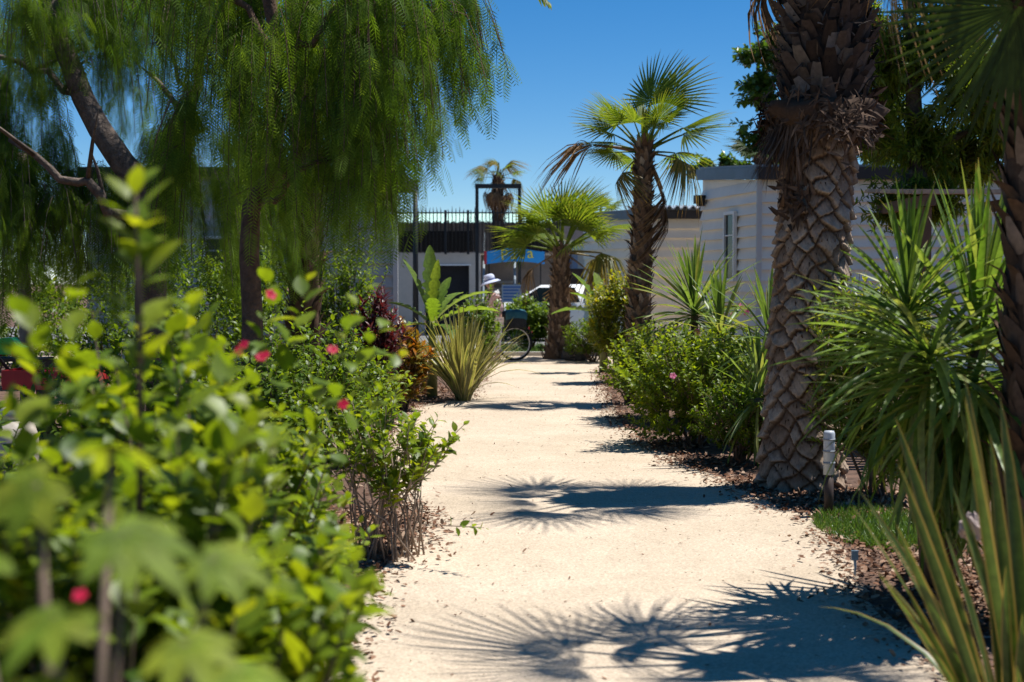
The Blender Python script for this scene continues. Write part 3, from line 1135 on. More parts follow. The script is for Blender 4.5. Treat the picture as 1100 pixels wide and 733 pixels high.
put(deadm, 'dead_frond', t, (-.1, .08, RZ - .08), 168, -30, 0, .9, 'dry brown frond hanging from the crown')
put(deadm, 'dead_frond', t, (0, .1, RZ - .08), 60, -60, 0, .9, 'dry brown frond hanging behind the crown')

# big trimmed palm
BY = 10.3
bx0 = P(862, 528, BY)
t = thing('palm_tree', 'massive trimmed palm with diamond scarred trunk and dark shaggy collar', 'palm', (bx0[0], BY, 0))


def trunk_c(z):
    """axis offset and radius of the big trunk at height z, from the photo"""
    zs = [0, .25, .6, 1.2, 2.2, 2.65]
    cx = [P(x, 400, BY)[0] - bx0[0] for x in (862, 862, 863, 866, 876, 880)]
    rr = [.312, .293, .278, .262, .255, .262]
    return np.interp(z, zs, cx), np.interp(z, zs, rr)


NA, NZ = 220, 380
zz = np.linspace(0, 2.72, NZ)
aa = np.arange(NA) * 2 * math.pi / NA
A_, Z_ = np.meshgrid(aa, zz)
rs = np.random.RandomState(77)
nu, hv = 10, .168
wob = sum(rs.uniform(.05, .13) * np.sin(A_ * k1 + Z_ * k2 + rs.uniform(0, 6.3)) for k1, k2 in ((3, 5), (5, -9), (2, 14), (7, 11), (4, -21), (9, 3)))
wob2 = sum(rs.uniform(.05, .12) * np.sin(A_ * k1 + Z_ * k2 + rs.uniform(0, 6.3)) for k1, k2 in ((2, 6), (6, -7), (3, 17), (8, 9), (5, 23)))
u = nu * A_ / (2 * math.pi) + wob * .7
v = Z_ / hv + wob2 * .7
p_, q_ = u + v, v - u
fp, fq = p_ - np.floor(p_), q_ - np.floor(q_)
e = np.minimum(np.minimum(fp, 1 - fp), np.minimum(fq, 1 - fq))
cell = (np.floor(p_) * 127.1 + np.floor(q_) * 311.7)
cr_ = np.abs(np.sin(cell) * 43758.5453) % 1.0
sm = np.clip((e + .03 * np.sin(A_ * 41 + Z_ * 60) * np.sin(A_ * 19 - Z_ * 95)) / .13, 0, 1)
sm = sm * sm * (3 - 2 * sm)
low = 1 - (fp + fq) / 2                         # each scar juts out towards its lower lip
grain = sum(rs.uniform(.3, 1) * np.sin(A_ * k1 + Z_ * k2 + rs.uniform(0, 6)) for k1, k2 in ((31, 60), (47, -90), (80, 40), (61, 140), (97, -170))) * .0016
rag = 1 + .5 * np.sin(A_ * 57 + Z_ * 31) * np.sin(A_ * 23 - Z_ * 77)
disp = sm * (.006 + .056 * low ** 1.6 * (.6 + .7 * cr_) * (.8 + .2 * rag) + .010 * cr_) + grain * 2.2
cx, rr = trunk_c(Z_)
rad = rr - .026 + disp
V = np.stack([cx + rad * np.cos(A_), rad * np.sin(A_), Z_], -1).reshape(-1, 3)
idx = np.arange(NA * NZ).reshape(NZ, NA)
fs = np.stack([idx[:-1], np.roll(idx[:-1], -1, 1), np.roll(idx[1:], -1, 1), idx[1:]], -1).reshape(-1, 4)
m = MB()
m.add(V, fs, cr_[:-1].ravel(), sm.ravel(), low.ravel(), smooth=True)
M_scar = bpy.data.materials.new('palm_scar_bark')
M_scar.use_nodes = True
nt = M_scar.node_tree
_b = nt.nodes['Principled BSDF']
_b.inputs['Roughness'].default_value = .9
_b.inputs['Specular IOR Level'].default_value = .15
a1 = nt.nodes.new('ShaderNodeAttribute')
a1.attribute_name = 'rnd'
r1 = nt.nodes.new('ShaderNodeValToRGB')
r1.color_ramp.elements[0].color = rgb((.25, .165, .11))
r1.color_ramp.elements[1].color = rgb((.44, .335, .25))
nt.links.new(a1.outputs['Fac'], r1.inputs['Fac'])
tc = nt.nodes.new('ShaderNodeTexCoord')
nz = nt.nodes.new('ShaderNodeTexNoise')
nz.inputs['Scale'].default_value = 22
nz.inputs['Detail'].default_value = 8
nz.inputs['Roughness'].default_value = .7
mp = nt.nodes.new('ShaderNodeMapping')
mp.inputs['Scale'].default_value = (1, 1, .6)
nt.links.new(tc.outputs['Object'], mp.inputs['Vector'])
nt.links.new(mp.outputs['Vector'], nz.inputs['Vector'])
mr = nt.nodes.new('ShaderNodeMapRange')
mr.inputs['From Min'].default_value = .3
mr.inputs['From Max'].default_value = .7
mr.inputs['To Min'].default_value = .5
mr.inputs['To Max'].default_value = 1.35
nt.links.new(nz.outputs['Fac'], mr.inputs['Value'])
mx = nt.nodes.new('ShaderNodeMix')
mx.data_type = 'RGBA'
mx.blend_type = 'MULTIPLY'
mx.inputs['Factor'].default_value = 1
nt.links.new(r1.outputs['Color'], mx.inputs['A'])
nt.links.new(mr.outputs['Result'], mx.inputs['B'])
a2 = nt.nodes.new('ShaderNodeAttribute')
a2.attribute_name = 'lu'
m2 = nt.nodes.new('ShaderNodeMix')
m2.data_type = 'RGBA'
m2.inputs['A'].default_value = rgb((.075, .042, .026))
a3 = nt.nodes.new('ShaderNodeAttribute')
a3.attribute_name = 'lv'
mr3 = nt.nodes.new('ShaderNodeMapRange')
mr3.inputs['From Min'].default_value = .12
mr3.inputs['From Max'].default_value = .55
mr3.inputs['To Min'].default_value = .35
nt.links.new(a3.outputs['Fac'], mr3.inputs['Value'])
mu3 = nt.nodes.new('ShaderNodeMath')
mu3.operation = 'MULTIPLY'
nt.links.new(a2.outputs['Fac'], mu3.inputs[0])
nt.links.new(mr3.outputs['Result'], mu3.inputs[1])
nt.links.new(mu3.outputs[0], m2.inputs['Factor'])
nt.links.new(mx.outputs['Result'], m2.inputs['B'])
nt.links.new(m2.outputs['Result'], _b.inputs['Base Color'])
bp = nt.nodes.new('ShaderNodeBump')
bp.inputs['Strength'].default_value = .6
bp.inputs['Distance'].default_value = .01
nt.links.new(nz.outputs['Fac'], bp.inputs['Height'])
nt.links.new(bp.outputs['Normal'], _b.inputs['Normal'])
trunk = m.build('trunk', M_scar, t)
# fibre tufts stuck in the scars
rs = np.random.RandomState(78)
n = 900
ft = MB()
fz = rs.uniform(.1, 2.5, n)
fa = rs.uniform(0, 6.28, n)
cx, rr = trunk_c(fz)
O = np.stack([cx + np.cos(fa) * rr, np.sin(fa) * rr, fz], 1)
ft.leaves(T_BOOT, O, np.stack([np.cos(fa) * .6, np.sin(fa) * .6, rs.choice([-1, .8], n)], 1), np.stack([np.cos(fa), np.sin(fa), 0 * fa], 1), rs.uniform(.015, .05, n), .010, .3, rs.rand(n) * .6)
hole = P(868, 190, BY)
n = 110
ha = rs.uniform(-2.6, -1.6, n)
O = np.stack([P(862, 200, BY)[0] - bx0[0] + rs.normal(0, .06, n) - .1, -.24 + rs.normal(0, .02, n), rs.normal(2.08, .07, n)], 1)
ft.leaves(T_BOOT, O, np.stack([rs.normal(-.3, .4, n), -rs.uniform(.1, .7, n), rs.normal(.2, .8, n)], 1), (0, -1, 0), rs.uniform(.05, .12, n), .03, .3, rs.rand(n) * .5)
tag(ft.build('fibre_tuft', M_boot, trunk), kind='stuff')
# shaggy collar
zc0 = 2.62
ctop = P(883, 125, BY)[0] - bx0[0]
m = MB()
prof = [(.24, 2.52), (.33, 2.55), (.40, 2.63), (.41, 2.72), (.37, 2.78), (.25, 2.80)]
m.lathe(prof, 48, (ctop, 0, 0), .1, lambda a, z: .10 * np.sin(a * 3 + z * 17) + .07 * np.sin(a * 7 + 2 - z * 25))
n = 1500
ca = rs.uniform(0, 6.28, n)
cz = 2.66 + .05 * np.sin(ca * 2 + 1) + rs.normal(0, .075, n)
rr = .34 + .05 * np.sin(ca * 3) + .08 * rs.rand(n)
O = np.stack([ctop + np.cos(ca) * rr, np.sin(ca) * rr, cz], 1)
tang = np.stack([-np.sin(ca), np.cos(ca), 0 * ca], 1)
D = tang * rs.normal(0, .8, n)[:, None] + np.stack([np.cos(ca) * .3, np.sin(ca) * .3, rs.normal(-.25, .5, n)], 1)
m.leaves(T_LANCE, O, D, np.stack([np.cos(ca), np.sin(ca), 0 * ca + .3], 1), rs.uniform(.06, .18, n), rs.uniform(.010, .03, n), rs.uniform(.2, 1.2, n), rs.beta(1, 2.5, n))
n = 330                                             # fibres hanging below the collar, longest on the left
ca = np.concatenate([rs.normal(3.5, .35, 220), rs.uniform(0, 6.28, 110)])
O = np.stack([ctop + np.cos(ca) * .36, np.sin(ca) * .36, rs.uniform(2.55, 2.68, n)], 1)
ll = np.where(np.arange(n) < 220, rs.uniform(.15, .5, n), rs.uniform(.06, .24, n))
m.leaves(T_LANCE, O, np.stack([np.cos(ca) * .25 + rs.normal(0, .12, n), np.sin(ca) * .25 + rs.normal(0, .12, n), -np.ones(n)], 1),
         np.stack([np.cos(ca), np.sin(ca), 0 * ca], 1), ll, rs.uniform(.008, .02, n), rs.normal(0, .4, n), rs.beta(1, 2, n))
m.build('collar', M_boot, t)
# upper trunk of cut frond stubs
top0 = P(886, 100, BY)
ct2 = top0[0] - bx0[0]
stub = MB()
stub.tube([(ct2 - .01, 0, 2.7), (ct2 + .0, 0, 3.1), (ct2 + .02, 0, 3.9), (ct2 + .03, 0, 4.4)], [.25, .29, .27, .2], 20, rnd=.05)
rs = np.random.RandomState(79)
n = 300
i = np.arange(n)
sz = 2.74 + 1.45 * (i / n)
sa = i * 2.39996 + rs.normal(0, .12, n)
rr = np.interp(sz, (2.74, 3.1, 3.9, 4.4), (.27, .30, .28, .2))
T_STUB = blade([(0, 1.0), (.5, .8), (.82, .62), (1, .5)], -.22)
O = np.stack([ct2 + np.cos(sa) * rr, np.sin(sa) * rr, sz], 1)
D = np.stack([np.cos(sa) * .5, np.sin(sa) * .5, np.ones(n) * rs.uniform(.6, 1.2, n)], 1)
D += np.stack([-np.sin(sa), np.cos(sa), 0 * sa], 1) * rs.normal(0, .15, n)[:, None]
stub.leaves(T_STUB, O, D, np.stack([np.cos(sa), np.sin(sa), 0 * sa], 1), rs.uniform(.10, .2, n), rs.uniform(.09, .15, n), rs.uniform(-.2, .3, n), rs.beta(1.2, 2.2, n))
n = 700
sa = rs.uniform(0, 6.28, n)
sz = rs.uniform(2.75, 4.2, n)
O = np.stack([ct2 + np.cos(sa) * .3, np.sin(sa) * .3, sz], 1)
stub.leaves(T_LANCE, O, np.stack([np.cos(sa) * .6 + rs.normal(0, .4, n), np.sin(sa) * .6 + rs.normal(0, .4, n), rs.normal(0, .7, n)], 1),
            np.stack([np.cos(sa), np.sin(sa), 0 * sa], 1), rs.uniform(.05, .16, n), .012, rs.normal(0, .6, n), rs.beta(1, 3, n))
stub.build('frond_stubs', leafmat('frond_stub', [(.03, .02, .015), (.07, .05, .04), (.12, .10, .085), (.24, .2, .17)], trans=0, rough=.85, spec=.15), t)
# crown (above the frame, casts the fan shadows on the path)
var = [fan_mesh(800 + q, .60, .50, 26, 1.7, .2 + .1 * q, .3, free=.28, m_=M_fan) for q in range(3)]
rs = np.random.RandomState(80)
for q in range(15):
    az = q * 137.5
    el = 74 - q * 5.5
    put(var[q % 3], 'frond', t, (ct2 + .03 + math.cos(R(az)) * .12, math.sin(R(az)) * .12, 4.35 - q * .012), az + rs.normal(0, 18), el + rs.normal(0, 8), rs.uniform(-40, 40), rs.uniform(.7, 1.2))
deadm = fan_mesh(808, .8, .8, 30, 2.0, 1.1, .8, dead=True, m_=M_dead)
for az, el, s in ((-100, -62, .55), (-70, -58, .6), (-125, -60, .5), (60, -50, .8), (130, -50, .8)):
    put(deadm, 'dead_frond', t, (ct2 + math.cos(R(az)) * .2, math.sin(R(az)) * .2, 4.25), az, el, 0, s, 'dry brown frond hanging from the crown')

# ------------------------------------------------------------------ spiky rosettes (yucca, flax)
M_yucca = leafmat('yucca_leaf', [(.07, .13, .022), (.11, .18, .03), (.17, .25, .06), (.26, .27, .08)], tip=(.22, .14, .06), tip0=.93, trans=.42, rough=.45, spec=.35, tint=(1.2, 1.2, .45))
M_yucca_b = leafmat('yucca_leaf_light', [(.08, .13, .03), (.12, .18, .045), (.17, .24, .07), (.26, .24, .08)], tip=(.24, .15, .06), tip0=.93, trans=.42, rough=.42, spec=.35, tint=(1.2, 1.2, .45))
M_stemb = mat('woody_stem', (.10, .065, .04), .9, 14, .4, .4)
M_flax = leafmat('flax_leaf', [(.04, .07, .016), (.06, .095, .02), (.085, .12, .028)], trans=.32, rough=.42, spec=.35, edge=(.24, .17, .055), edge_w=.16)
M_flaxv = leafmat('variegated_flax_leaf', [(.10, .12, .03), (.16, .17, .05), (.22, .21, .08)], trans=.35, rough=.35, spec=.45, edge=(.40, .34, .16), edge_w=.24)


def rosette(mb, c, n, L, W, seed, emin=-50, emax=88, curl=(.1, .9), azc=None, azs=None, T=T_STRAP):
    rs = np.random.RandomState(seed)
    az = rs.uniform(0, 2 * math.pi, n) if azc is None else rs.normal(R(azc), R(azs), n)
    k = rs.rand(n) ** .8
    el = np.radians(emin + (emax - emin) * k)
    D = np.stack([np.cos(el) * np.cos(az), np.cos(el) * np.sin(az), np.sin(el)], 1)
    O = np.asarray(c, float) + D * .02 + np.c_[np.zeros((n, 2)), (k - .5) * .16]
    U = np.stack([-np.sin(el) * np.cos(az), -np.sin(el) * np.sin(az), np.cos(el)], 1) + rs.normal(0, .22, (n, 3))
    cu = curl[0] + (curl[1] - curl[0]) * (1 - k) * rs.uniform(.5, 1.4, n)
    mb.leaves(T, O, D, U, L * rs.uniform(.75, 1.1, n), W * rs.uniform(.8, 1.15, n), cu, rs.rand(n))


def yucca(label, base, heads, mat_, seed, cat='yucca', name='yucca_plant', group=None):
    t = thing(name, label, cat, (base[0], base[1], 0), group=group)
    st = MB()
    for q, h in enumerate(heads):
        c = np.array(h['c'], float) - np.array((base[0], base[1], 0))
        st.tube([(c[0] * .15, c[1] * .15, 0), (c[0] * .5, c[1] * .5, c[2] * .5), tuple(c)], [.055, .05, .04], 8)
        mb = MB()
        rosette(mb, c, h['n'], h['L'], h['W'], seed + q, **h.get('kw', {}))
        mb.build('leaf_head', mat_, t)
    st.build('stem', M_stemb, t)
    return t


pa, pb_ = P(746, 338, 15.2), P(775, 362, 14.6)
yucca('green yucca in front of the mobile home end wall', (pa[0], pa[1]),
      [dict(c=pa, n=80, L=.82, W=.04, kw=dict(emin=-30)), dict(c=pb_, n=62, L=.68, W=.036)], M_yucca_b, 90)
pa = P(828, 372, 11.6)
pb_ = P(815, 430, 11.4)
yucca('green yucca leaning against the massive palm trunk', (pa[0] + .0, pa[1] + .1),
      [dict(c=pa, n=75, L=.60, W=.030, kw=dict(emin=-75, curl=(.1, 1.0))), dict(c=pb_, n=55, L=.55, W=.028, kw=dict(emin=-80))], M_yucca_b, 95)
ca, cb, cc, cd_, ce = P(975, 345, 6.7), P(1052, 372, 6.9), P(1000, 400, 6.35), P(1045, 430, 6.3), P(985, 445, 6.6)
yucca('large many headed yucca with arching dark leaves right of lamp', (ca[0] + .2, ca[1] + .15),
      [dict(c=ca, n=90, L=.56, W=.026, kw=dict(emin=-30, emax=85, curl=(.15, 1.1))),
       dict(c=cb, n=85, L=.78, W=.034, kw=dict(emin=5, emax=88, curl=(.05, .5))),
       dict(c=cc, n=120, L=.74, W=.030, kw=dict(emin=-70, emax=45, curl=(.4, 1.6))),
       dict(c=cd_, n=150, L=.78, W=.032, kw=dict(emin=-75, emax=30, curl=(.4, 1.7))),
       dict(c=ce, n=48, L=.50, W=.022, kw=dict(emin=-60, emax=50, curl=(.3, 1.5)))], M_yucca, 100)


def flax(label, base, n, L, W, seed, mat_, fan=(40, 86), extra=(), curl=(.05, .6), spread=.10):
    t = thing('flax_plant', label, 'flax', (base[0], base[1], 0))
    rs = np.random.RandomState(seed)
    mb = MB()
    az = rs.uniform(0, 2 * math.pi, n)
    el = np.radians(rs.uniform(fan[0], fan[1], n))
    D = np.stack([np.cos(el) * np.cos(az), np.cos(el) * np.sin(az), np.sin(el)], 1)
    O = np.stack([np.cos(az) * spread * rs.rand(n), np.sin(az) * spread * rs.rand(n), np.zeros(n)], 1)
    U = np.stack([-np.sin(el) * np.cos(az), -np.sin(el) * np.sin(az), np.cos(el)], 1) + rs.normal(0, .3, (n, 3))
    cu = np.interp(el, (R(fan[0]), R(fan[1])), (curl[1], curl[0])) * rs.uniform(.4, 1.6, n)
    cu[rs.rand(n) < .07] += .9
    mb.leaves(T_STRAP, O, D, U, L * rs.uniform(.6, 1.08, n), W * rs.uniform(.75, 1.1, n), cu, rs.rand(n))
    for (q0, q1, ww, c_) in extra:
        q0, q1 = np.array(q0) - (base[0], base[1], 0), np.array(q1) - (base[0], base[1], 0)
        d = q1 - q0
        up = np.array((0, -.8, .3)) + rs.normal(0, .15, 3)
        mb.leaves(T_STRAP, [q0], [d], [up], np.linalg.norm(d), ww, c_, rs.rand())
    mb.build('leaf_blades', mat_, t)
    return t


fb = G(497, 431)
flax('striped cream and green flax clump at the path bend', fb, 170, 1.16, .038, 110, M_flaxv, (54, 88), curl=(.06, .6))
fb = (1.50, 4.15)
tips = [((972, 452), .047), ((968, 500), .040), ((960, 560), .035), ((1035, 425), .036), ((1062, 405), .042), ((1094, 430), .05), ((1120, 500), .05), ((985, 640), .034), ((1012, 600), .04), ((1075, 470), .045), ((1140, 560), .05),
        ((1042, 520), .04), ((950, 520), .03)]
ex = []
rs = np.random.RandomState(111)
for (px, py), ww in tips:
    yy = 4.0 + rs.uniform(-.25, .2)
    ex.append(((fb[0] + rs.uniform(-.07, .07), fb[1] + rs.uniform(-.06, .06), .02), P(px, py, yy), ww, rs.uniform(-.12, .25)))
flax('bronze edged flax with stiff blades at right foreground corner', fb, 44, .88, .034, 112, M_flax, (62, 87), ex, curl=(.05, .3))

# ------------------------------------------------------------------ shrubs
M_twig = mat('twig_bark', (.13, .09, .065), .9, 20, .4)
M_hib = leafmat('hibiscus_leaf', [(.05, .10, .012), (.10, .165, .014), (.15, .22, .016), (.21, .26, .02), (.27, .27, .03)], trans=.54, rough=.42, spec=.35, tint=(1.4, 1.2, .3))
M_hibd = leafmat('hibiscus_leaf_deep', [(.045, .095, .012), (.085, .15, .014), (.14, .205, .016), (.21, .24, .02)], trans=.52, rough=.42, spec=.35, tint=(1.35, 1.2, .3))
M_pink = leafmat('pink_petal', [(.50, .02, .06), (.58, .03, .09), (.55, .015, .05)], trans=.4, rough=.5, tint=(1.2, .7, .9), spec=.2)
M_lpink = leafmat('pale_pink_petal', [(.6, .16, .30), (.7, .25, .36)], trans=.4, rough=.5, tint=(1.2, .7, .9), spec=.2)


def flower_bm(c, r, seed):
    rs = np.random.RandomState(seed)
    m = MB()
    nrm = unit(np.array((rs.normal(0, .4), -.7, rs.uniform(.2, .8))))
    e1 = unit(np.cross(nrm, (0, 0, 1.0)))
    e2 = np.cross(nrm, e1)
    a = np.arange(5) * 2 * math.pi / 5 + rs.rand()
    D = np.outer(np.cos(a), e1) + np.outer(np.sin(a), e2) + nrm * .55
    m.leaves(T_OVAL, np.repeat([c], 5, 0), D, np.repeat([-nrm], 5, 0), r, r * .95, -.7, rs.rand(5))
    m.tube([c, np.array(c) + nrm * r * 1.1], [r * .07, r * .05], 5)
    return m


def shrub(label, base, h, rx, ry, n, lpl, L, W, mat_, seed, cat='shrub', name='hibiscus_shrub', T=T_OVAL, low=.12, extra=(), flowers=(), fmat=None, fr=.04,
          stems=14, stem_r=.012, bare=0.0, group=None, inner=.35, rough=.22, ctr=None, tw=True, lift=.45, root_r=None, smat=None):
    """bushy plant: leafy shoots ending on an uneven ellipsoid, woody stems below"""
    rs = np.random.RandomState(seed)
    t = thing(name, label, cat, (base[0], base[1], 0), group=group)
    d = unit(rs.normal(0, 1, (n, 3)))
    ph = rs.uniform(0, 6.28, 6)
    bump = 1 + rough * (np.sin(d[:, 0] * 5 + ph[0]) + np.sin(d[:, 1] * 6 + ph[1]) + np.sin(d[:, 2] * 7 + ph[2])) / 2 + rs.normal(0, .06, n)
    rad = (inner + (1 - inner) * rs.rand(n) ** .5) * bump
    cz = (h + low) / 2
    tips = np.stack([d[:, 0] * rx * rad, d[:, 1] * ry * rad, cz + d[:, 2] * (h - low) / 2 * rad], 1)
    tips = tips[tips[:, 2] > low * .7]
    for e_ in extra:
        tips = np.vstack([tips, np.array(e_) - (base[0], base[1], 0)])
    n = len(tips)
    inn = tips * np.array((.45, .45, .5)) + np.array((0, 0, cz * .25)) + rs.normal(0, .05, (n, 3))
    ln = np.minimum(np.linalg.norm(tips - inn, axis=1), .5 * h + .1)
    dirs = unit(tips - inn + np.array((0, 0, lift * .35)))
    st = tips - dirs * (ln * rs.uniform(.6, 1, n))[:, None]
    fm = MB()
    k = np.tile(np.arange(lpl), n)
    si = np.repeat(np.arange(n), lpl)
    tt = (k + rs.rand(n * lpl)) / lpl
    tt = .15 + .87 * tt ** .8
    O = st[si] + (tips[si] - st[si]) * tt[:, None]
    ax = dirs[si]
    e1 = unit(np.cross(ax, np.array((.2, .3, .9)) + 0 * ax))
    e2 = np.cross(ax, e1)
    a = k * 2.39996 + rs.normal(0, .3, n * lpl) + np.repeat(rs.uniform(0, 6.28, n), lpl)
    rdl = np.cos(a)[:, None] * e1 + np.sin(a)[:, None] * e2
    op = np.interp(tt, (0, 1), (1.5, .75))[:, None]
    D = ax * 1.0 + rdl * op + rs.normal(0, .2, (n * lpl, 3)) + np.array((0, 0, -.05))
    U = ax * .8 + np.array((0, 0, .9)) + rs.normal(0, .25, (n * lpl, 3))
    sz = (.42 + .75 * rs.rand(n * lpl) ** .7) * np.interp(tt, (0, .8, 1.05), (1.0, 1.0, .6))
    fm.leaves(T, O, D, U, L * sz, W * sz, rs.normal(.45, .35, n * lpl), np.clip(rs.beta(2, 2, n * lpl) * .7 + .3 * (tt - .4), 0, 1))
    fm.build('foliage', mat_, t)
    sm_ = MB()
    roots = []
    for q in range(stems):
        a = rs.uniform(0, 6.28)
        r0 = rs.uniform(.02, .16) * min(rx, .8) if root_r is None else root_r * rs.rand() ** .5
        top = tips[rs.randint(n)] * .75
        p0 = np.array((math.cos(a) * r0, math.sin(a) * r0, -.01))
        mid = (p0 + top) / 2 + np.array((math.cos(a), math.sin(a), 0)) * .04 + np.array((0, 0, .06 * h))
        sm_.tube([p0, mid, top], [stem_r, stem_r * .8, stem_r * .4], 6)
    if tw:
        for q in range(min(n, 260)):
            sm_.tube([st[q], tips[q]], [.0045, .002], 3, cap=False)
    sm_.build('stems', smat or M_twig, t)
    for q, fp_ in enumerate(flowers):
        f = flower_bm(np.array(fp_) - (base[0], base[1], 0), fr * rs.uniform(.8, 1.15), seed + 50 + q)
        f.build('flower', fmat or M_pink, t)
    return t


# right side hibiscus bank
Q = lambda px, py, Y: P(px, py, Y)
shrub('low hibiscus bush bright green at the right path edge, below the tall palm', (G(706, 448)[0], 15.4), 1.1, .68, .75, 620, 11, .06, .04, M_hib, 201, T=T_OVAL_LO,
      flowers=[Q(749, 357, 15.0), Q(722, 405, 14.6)], fmat=M_lpink, fr=.05)
shrub('hibiscus bush spilling onto the path left of yucca and massive palm', (G(754, 488)[0], 12.9), 1.14, .66, .7, 620, 11, .06, .04, M_hib, 202, T=T_OVAL_LO,
      flowers=[Q(723, 404, 12.3), Q(766, 457, 12.1)], fmat=M_lpink, fr=.035)
shrub('small dense bush hugging the left side of the massive trunk', (G(806, 508)[0], 11.7), .72, .36, .45, 300, 11, .055, .035, M_hibd, 203, T=T_OVAL_LO)
shrub('pink flowered bush behind the yucca by the mobile home', (P(775, 380, 17.2)[0], 17.2), 1.05, .9, .6, 420, 11, .07, .045, M_hib, 204, T=T_OVAL_LO,
      flowers=[Q(795, 330, 17.0), Q(802, 335, 17.0), Q(788, 338, 17)], fmat=M_lpink, fr=.05)
shrub('yellow green croton shrub left of the tall palm trunk', (P(662, 380, 21)[0], 21), 1.75, .46, .45, 380, 10, .10, .05,
      leafmat('croton_yellow', [(.09, .15, .02), (.16, .21, .02), (.26, .26, .02), (.38, .27, .03)], trans=.5, tint=(1.3, 1.1, .3)), 205, name='croton_shrub', T=T_OVAL_LO, low=.3)
shrub('feathery shrub with orange tips behind the big yucca', (P(945, 400, 9.7)[0], 9.7), 1.72, .42, .4, 900, 13, .085, .019,
      leafmat('grevillea_leaf', [(.07, .12, .02), (.12, .18, .025), (.17, .22, .03), (.32, .14, .03)], trans=.48, tint=(1.35, 1.2, .3)), 206, name='feathery_shrub', T=T_LANCE, low=.12, stems=8)
shrub('bright round shrub on the lawn behind the bicycle', (P(567, 375, 30.8)[0], 30.8), 1.25, .62, .6, 520, 11, .11, .07,
      leafmat('bright_leaf', [(.07, .13, .02), (.12, .19, .025), (.18, .24, .03)], trans=.4, tint=(1.3, 1.2, .3)), 207, name='round_shrub', T=T_OVAL_LO)
shrub('dark low shrub at the foot of young palm, right side', (P(638, 385, 26)[0], 26.4), .9, .55, .5, 300, 10, .09, .04, M_hibd, 208, name='low_shrub', T=T_LANCE)
shrub('light leafed shrub behind the flax and banana', (P(515, 345, 24)[0], 24.0), 1.35, .4, .4, 240, 10, .09, .05,
      MATS['bright_leaf'], 209, name='leafy_shrub', T=T_OVAL_LO)

# left foreground hibiscus mass, nearest first
sprig = [P(145, 205, 2.25), P(118, 215, 2.27), P(170, 232, 2.22), P(140, 255, 2.25), P(120, 262, 2.2), P(165, 268, 2.25)]
shrub('tall blurred hibiscus with an upright sprig at left foreground', (-.62, 2.35), 1.30, .40, .44, 300, 12, .085, .052, M_hib, 211, low=.15, inner=.3,
      extra=[P(150, 232, 2.25), P(30, 340, 2.2), P(80, 310, 2.3), P(205, 330, 2.3), P(250, 380, 2.4)], flowers=[P(86, 640, 1.9)], fr=.012, stems=10)
m = MB()
rs = np.random.RandomState(212)
tp = sprig[0]
b0 = P(150, 470, 2.3)
ax = unit(tp - b0)
sp = thing('hibiscus_sprig', 'single tall hibiscus shoot rising above the left foreground leaves', 'shoot', tuple(b0))
m.tube([(0, 0, -.2), (tp - b0) * .5 + (.004, 0, 0), tp - b0], [.006, .005, .003], 6)
m.build('stem', M_twig, sp)
m = MB()
n = 17
tt = np.concatenate([np.linspace(.15, .7, 7), np.linspace(.72, 1.0, 10)])
a = np.arange(n) * 2.39996 + .4
O = np.outer(tt, tp - b0)
D = np.stack([np.cos(a), np.sin(a) * .8, np.interp(tt, (0, 1), (.2, 1.0)) + rs.uniform(-.2, .3, n)], 1)
m.leaves(T_OVAL, O, D, (0, -.2, 1), rs.uniform(.06, .085, n), rs.uniform(.028, .036, n), rs.uniform(.1, .7, n), rs.uniform(.3, .75, n))
m.build('foliage', M_hib, sp)

shrub('hibiscus with pink red blooms in the left foreground middle', (-.86, 3.4), 1.36, .50, .62, 480, 12, .082, .054, M_hib, 213, low=.1,
      extra=[P(292, 300, 3.6), P(330, 300, 3.5), P(390, 315, 3.6), P(410, 350, 3.5), P(430, 385, 3.6)],
      flowers=[P(291, 317, 3.5), P(262, 371, 3.4), P(256, 378, 3.42), P(285, 382, 3.4), P(280, 384, 3.45), P(357, 376, 3.4), P(369, 435, 3.2)], fr=.016, stems=16)
shrub('leafy hibiscus filling the far left foreground', (-1.55, 3.6), 1.22, .6, .6, 380, 11, .08, .048, M_hib, 214, low=.1)
shrub('low hibiscus leaning over the path edge in left foreground', (-.98, 4.9), 1.08, .42, .6, 420, 12, .065, .038, M_hib, 215, low=.08, stems=16,
      extra=[P(375, 690, 4.7), P(380, 640, 4.9)])
shrub('twiggy hibiscus with bare lower stems beside the path', (G(418, 590)[0], 7.7), .92, .36, .38, 120, 10, .075, .04, M_hib, 216, low=.36, stems=44, stem_r=.006, root_r=.22, smat=mat('pale_twig', (.26, .19, .14), .9, 20, .35),
      extra=[P(500, 455, 7.5), P(480, 475, 7.5), P(470, 450, 7.6), P(488, 468, 7.5), P(520, 567, 7.2)])
shrub('broad green hibiscus behind the twiggy one on the left', (G(285, 540)[0], 9.0), 1.10, .6, .7, 420, 11, .07, .042, M_hibd, 217, T=T_OVAL_LO, low=.1)
shrub('dense green bush below the weeping tree trunk', (P(330, 430, 11.5)[0], 11.6), 1.25, .8, .8, 420, 11, .075, .042, M_hibd, 218, T=T_OVAL_LO, low=.05, name='green_shrub')
shrub('dark shrub left of the weeping tree trunk', (P(140, 430, 10.5)[0], 10.4), 1.15, .9, .8, 380, 11, .08, .042, M_hibd, 219, T=T_OVAL_LO, low=.05, name='green_shrub')
shrub('shady shrub at the far left beside the pale stake', (P(20, 430, 7.5)[0] + .1, 6.2), .95, .7, .7, 300, 11, .08, .042, M_hibd, 220, T=T_OVAL_LO, low=.05, name='green_shrub')
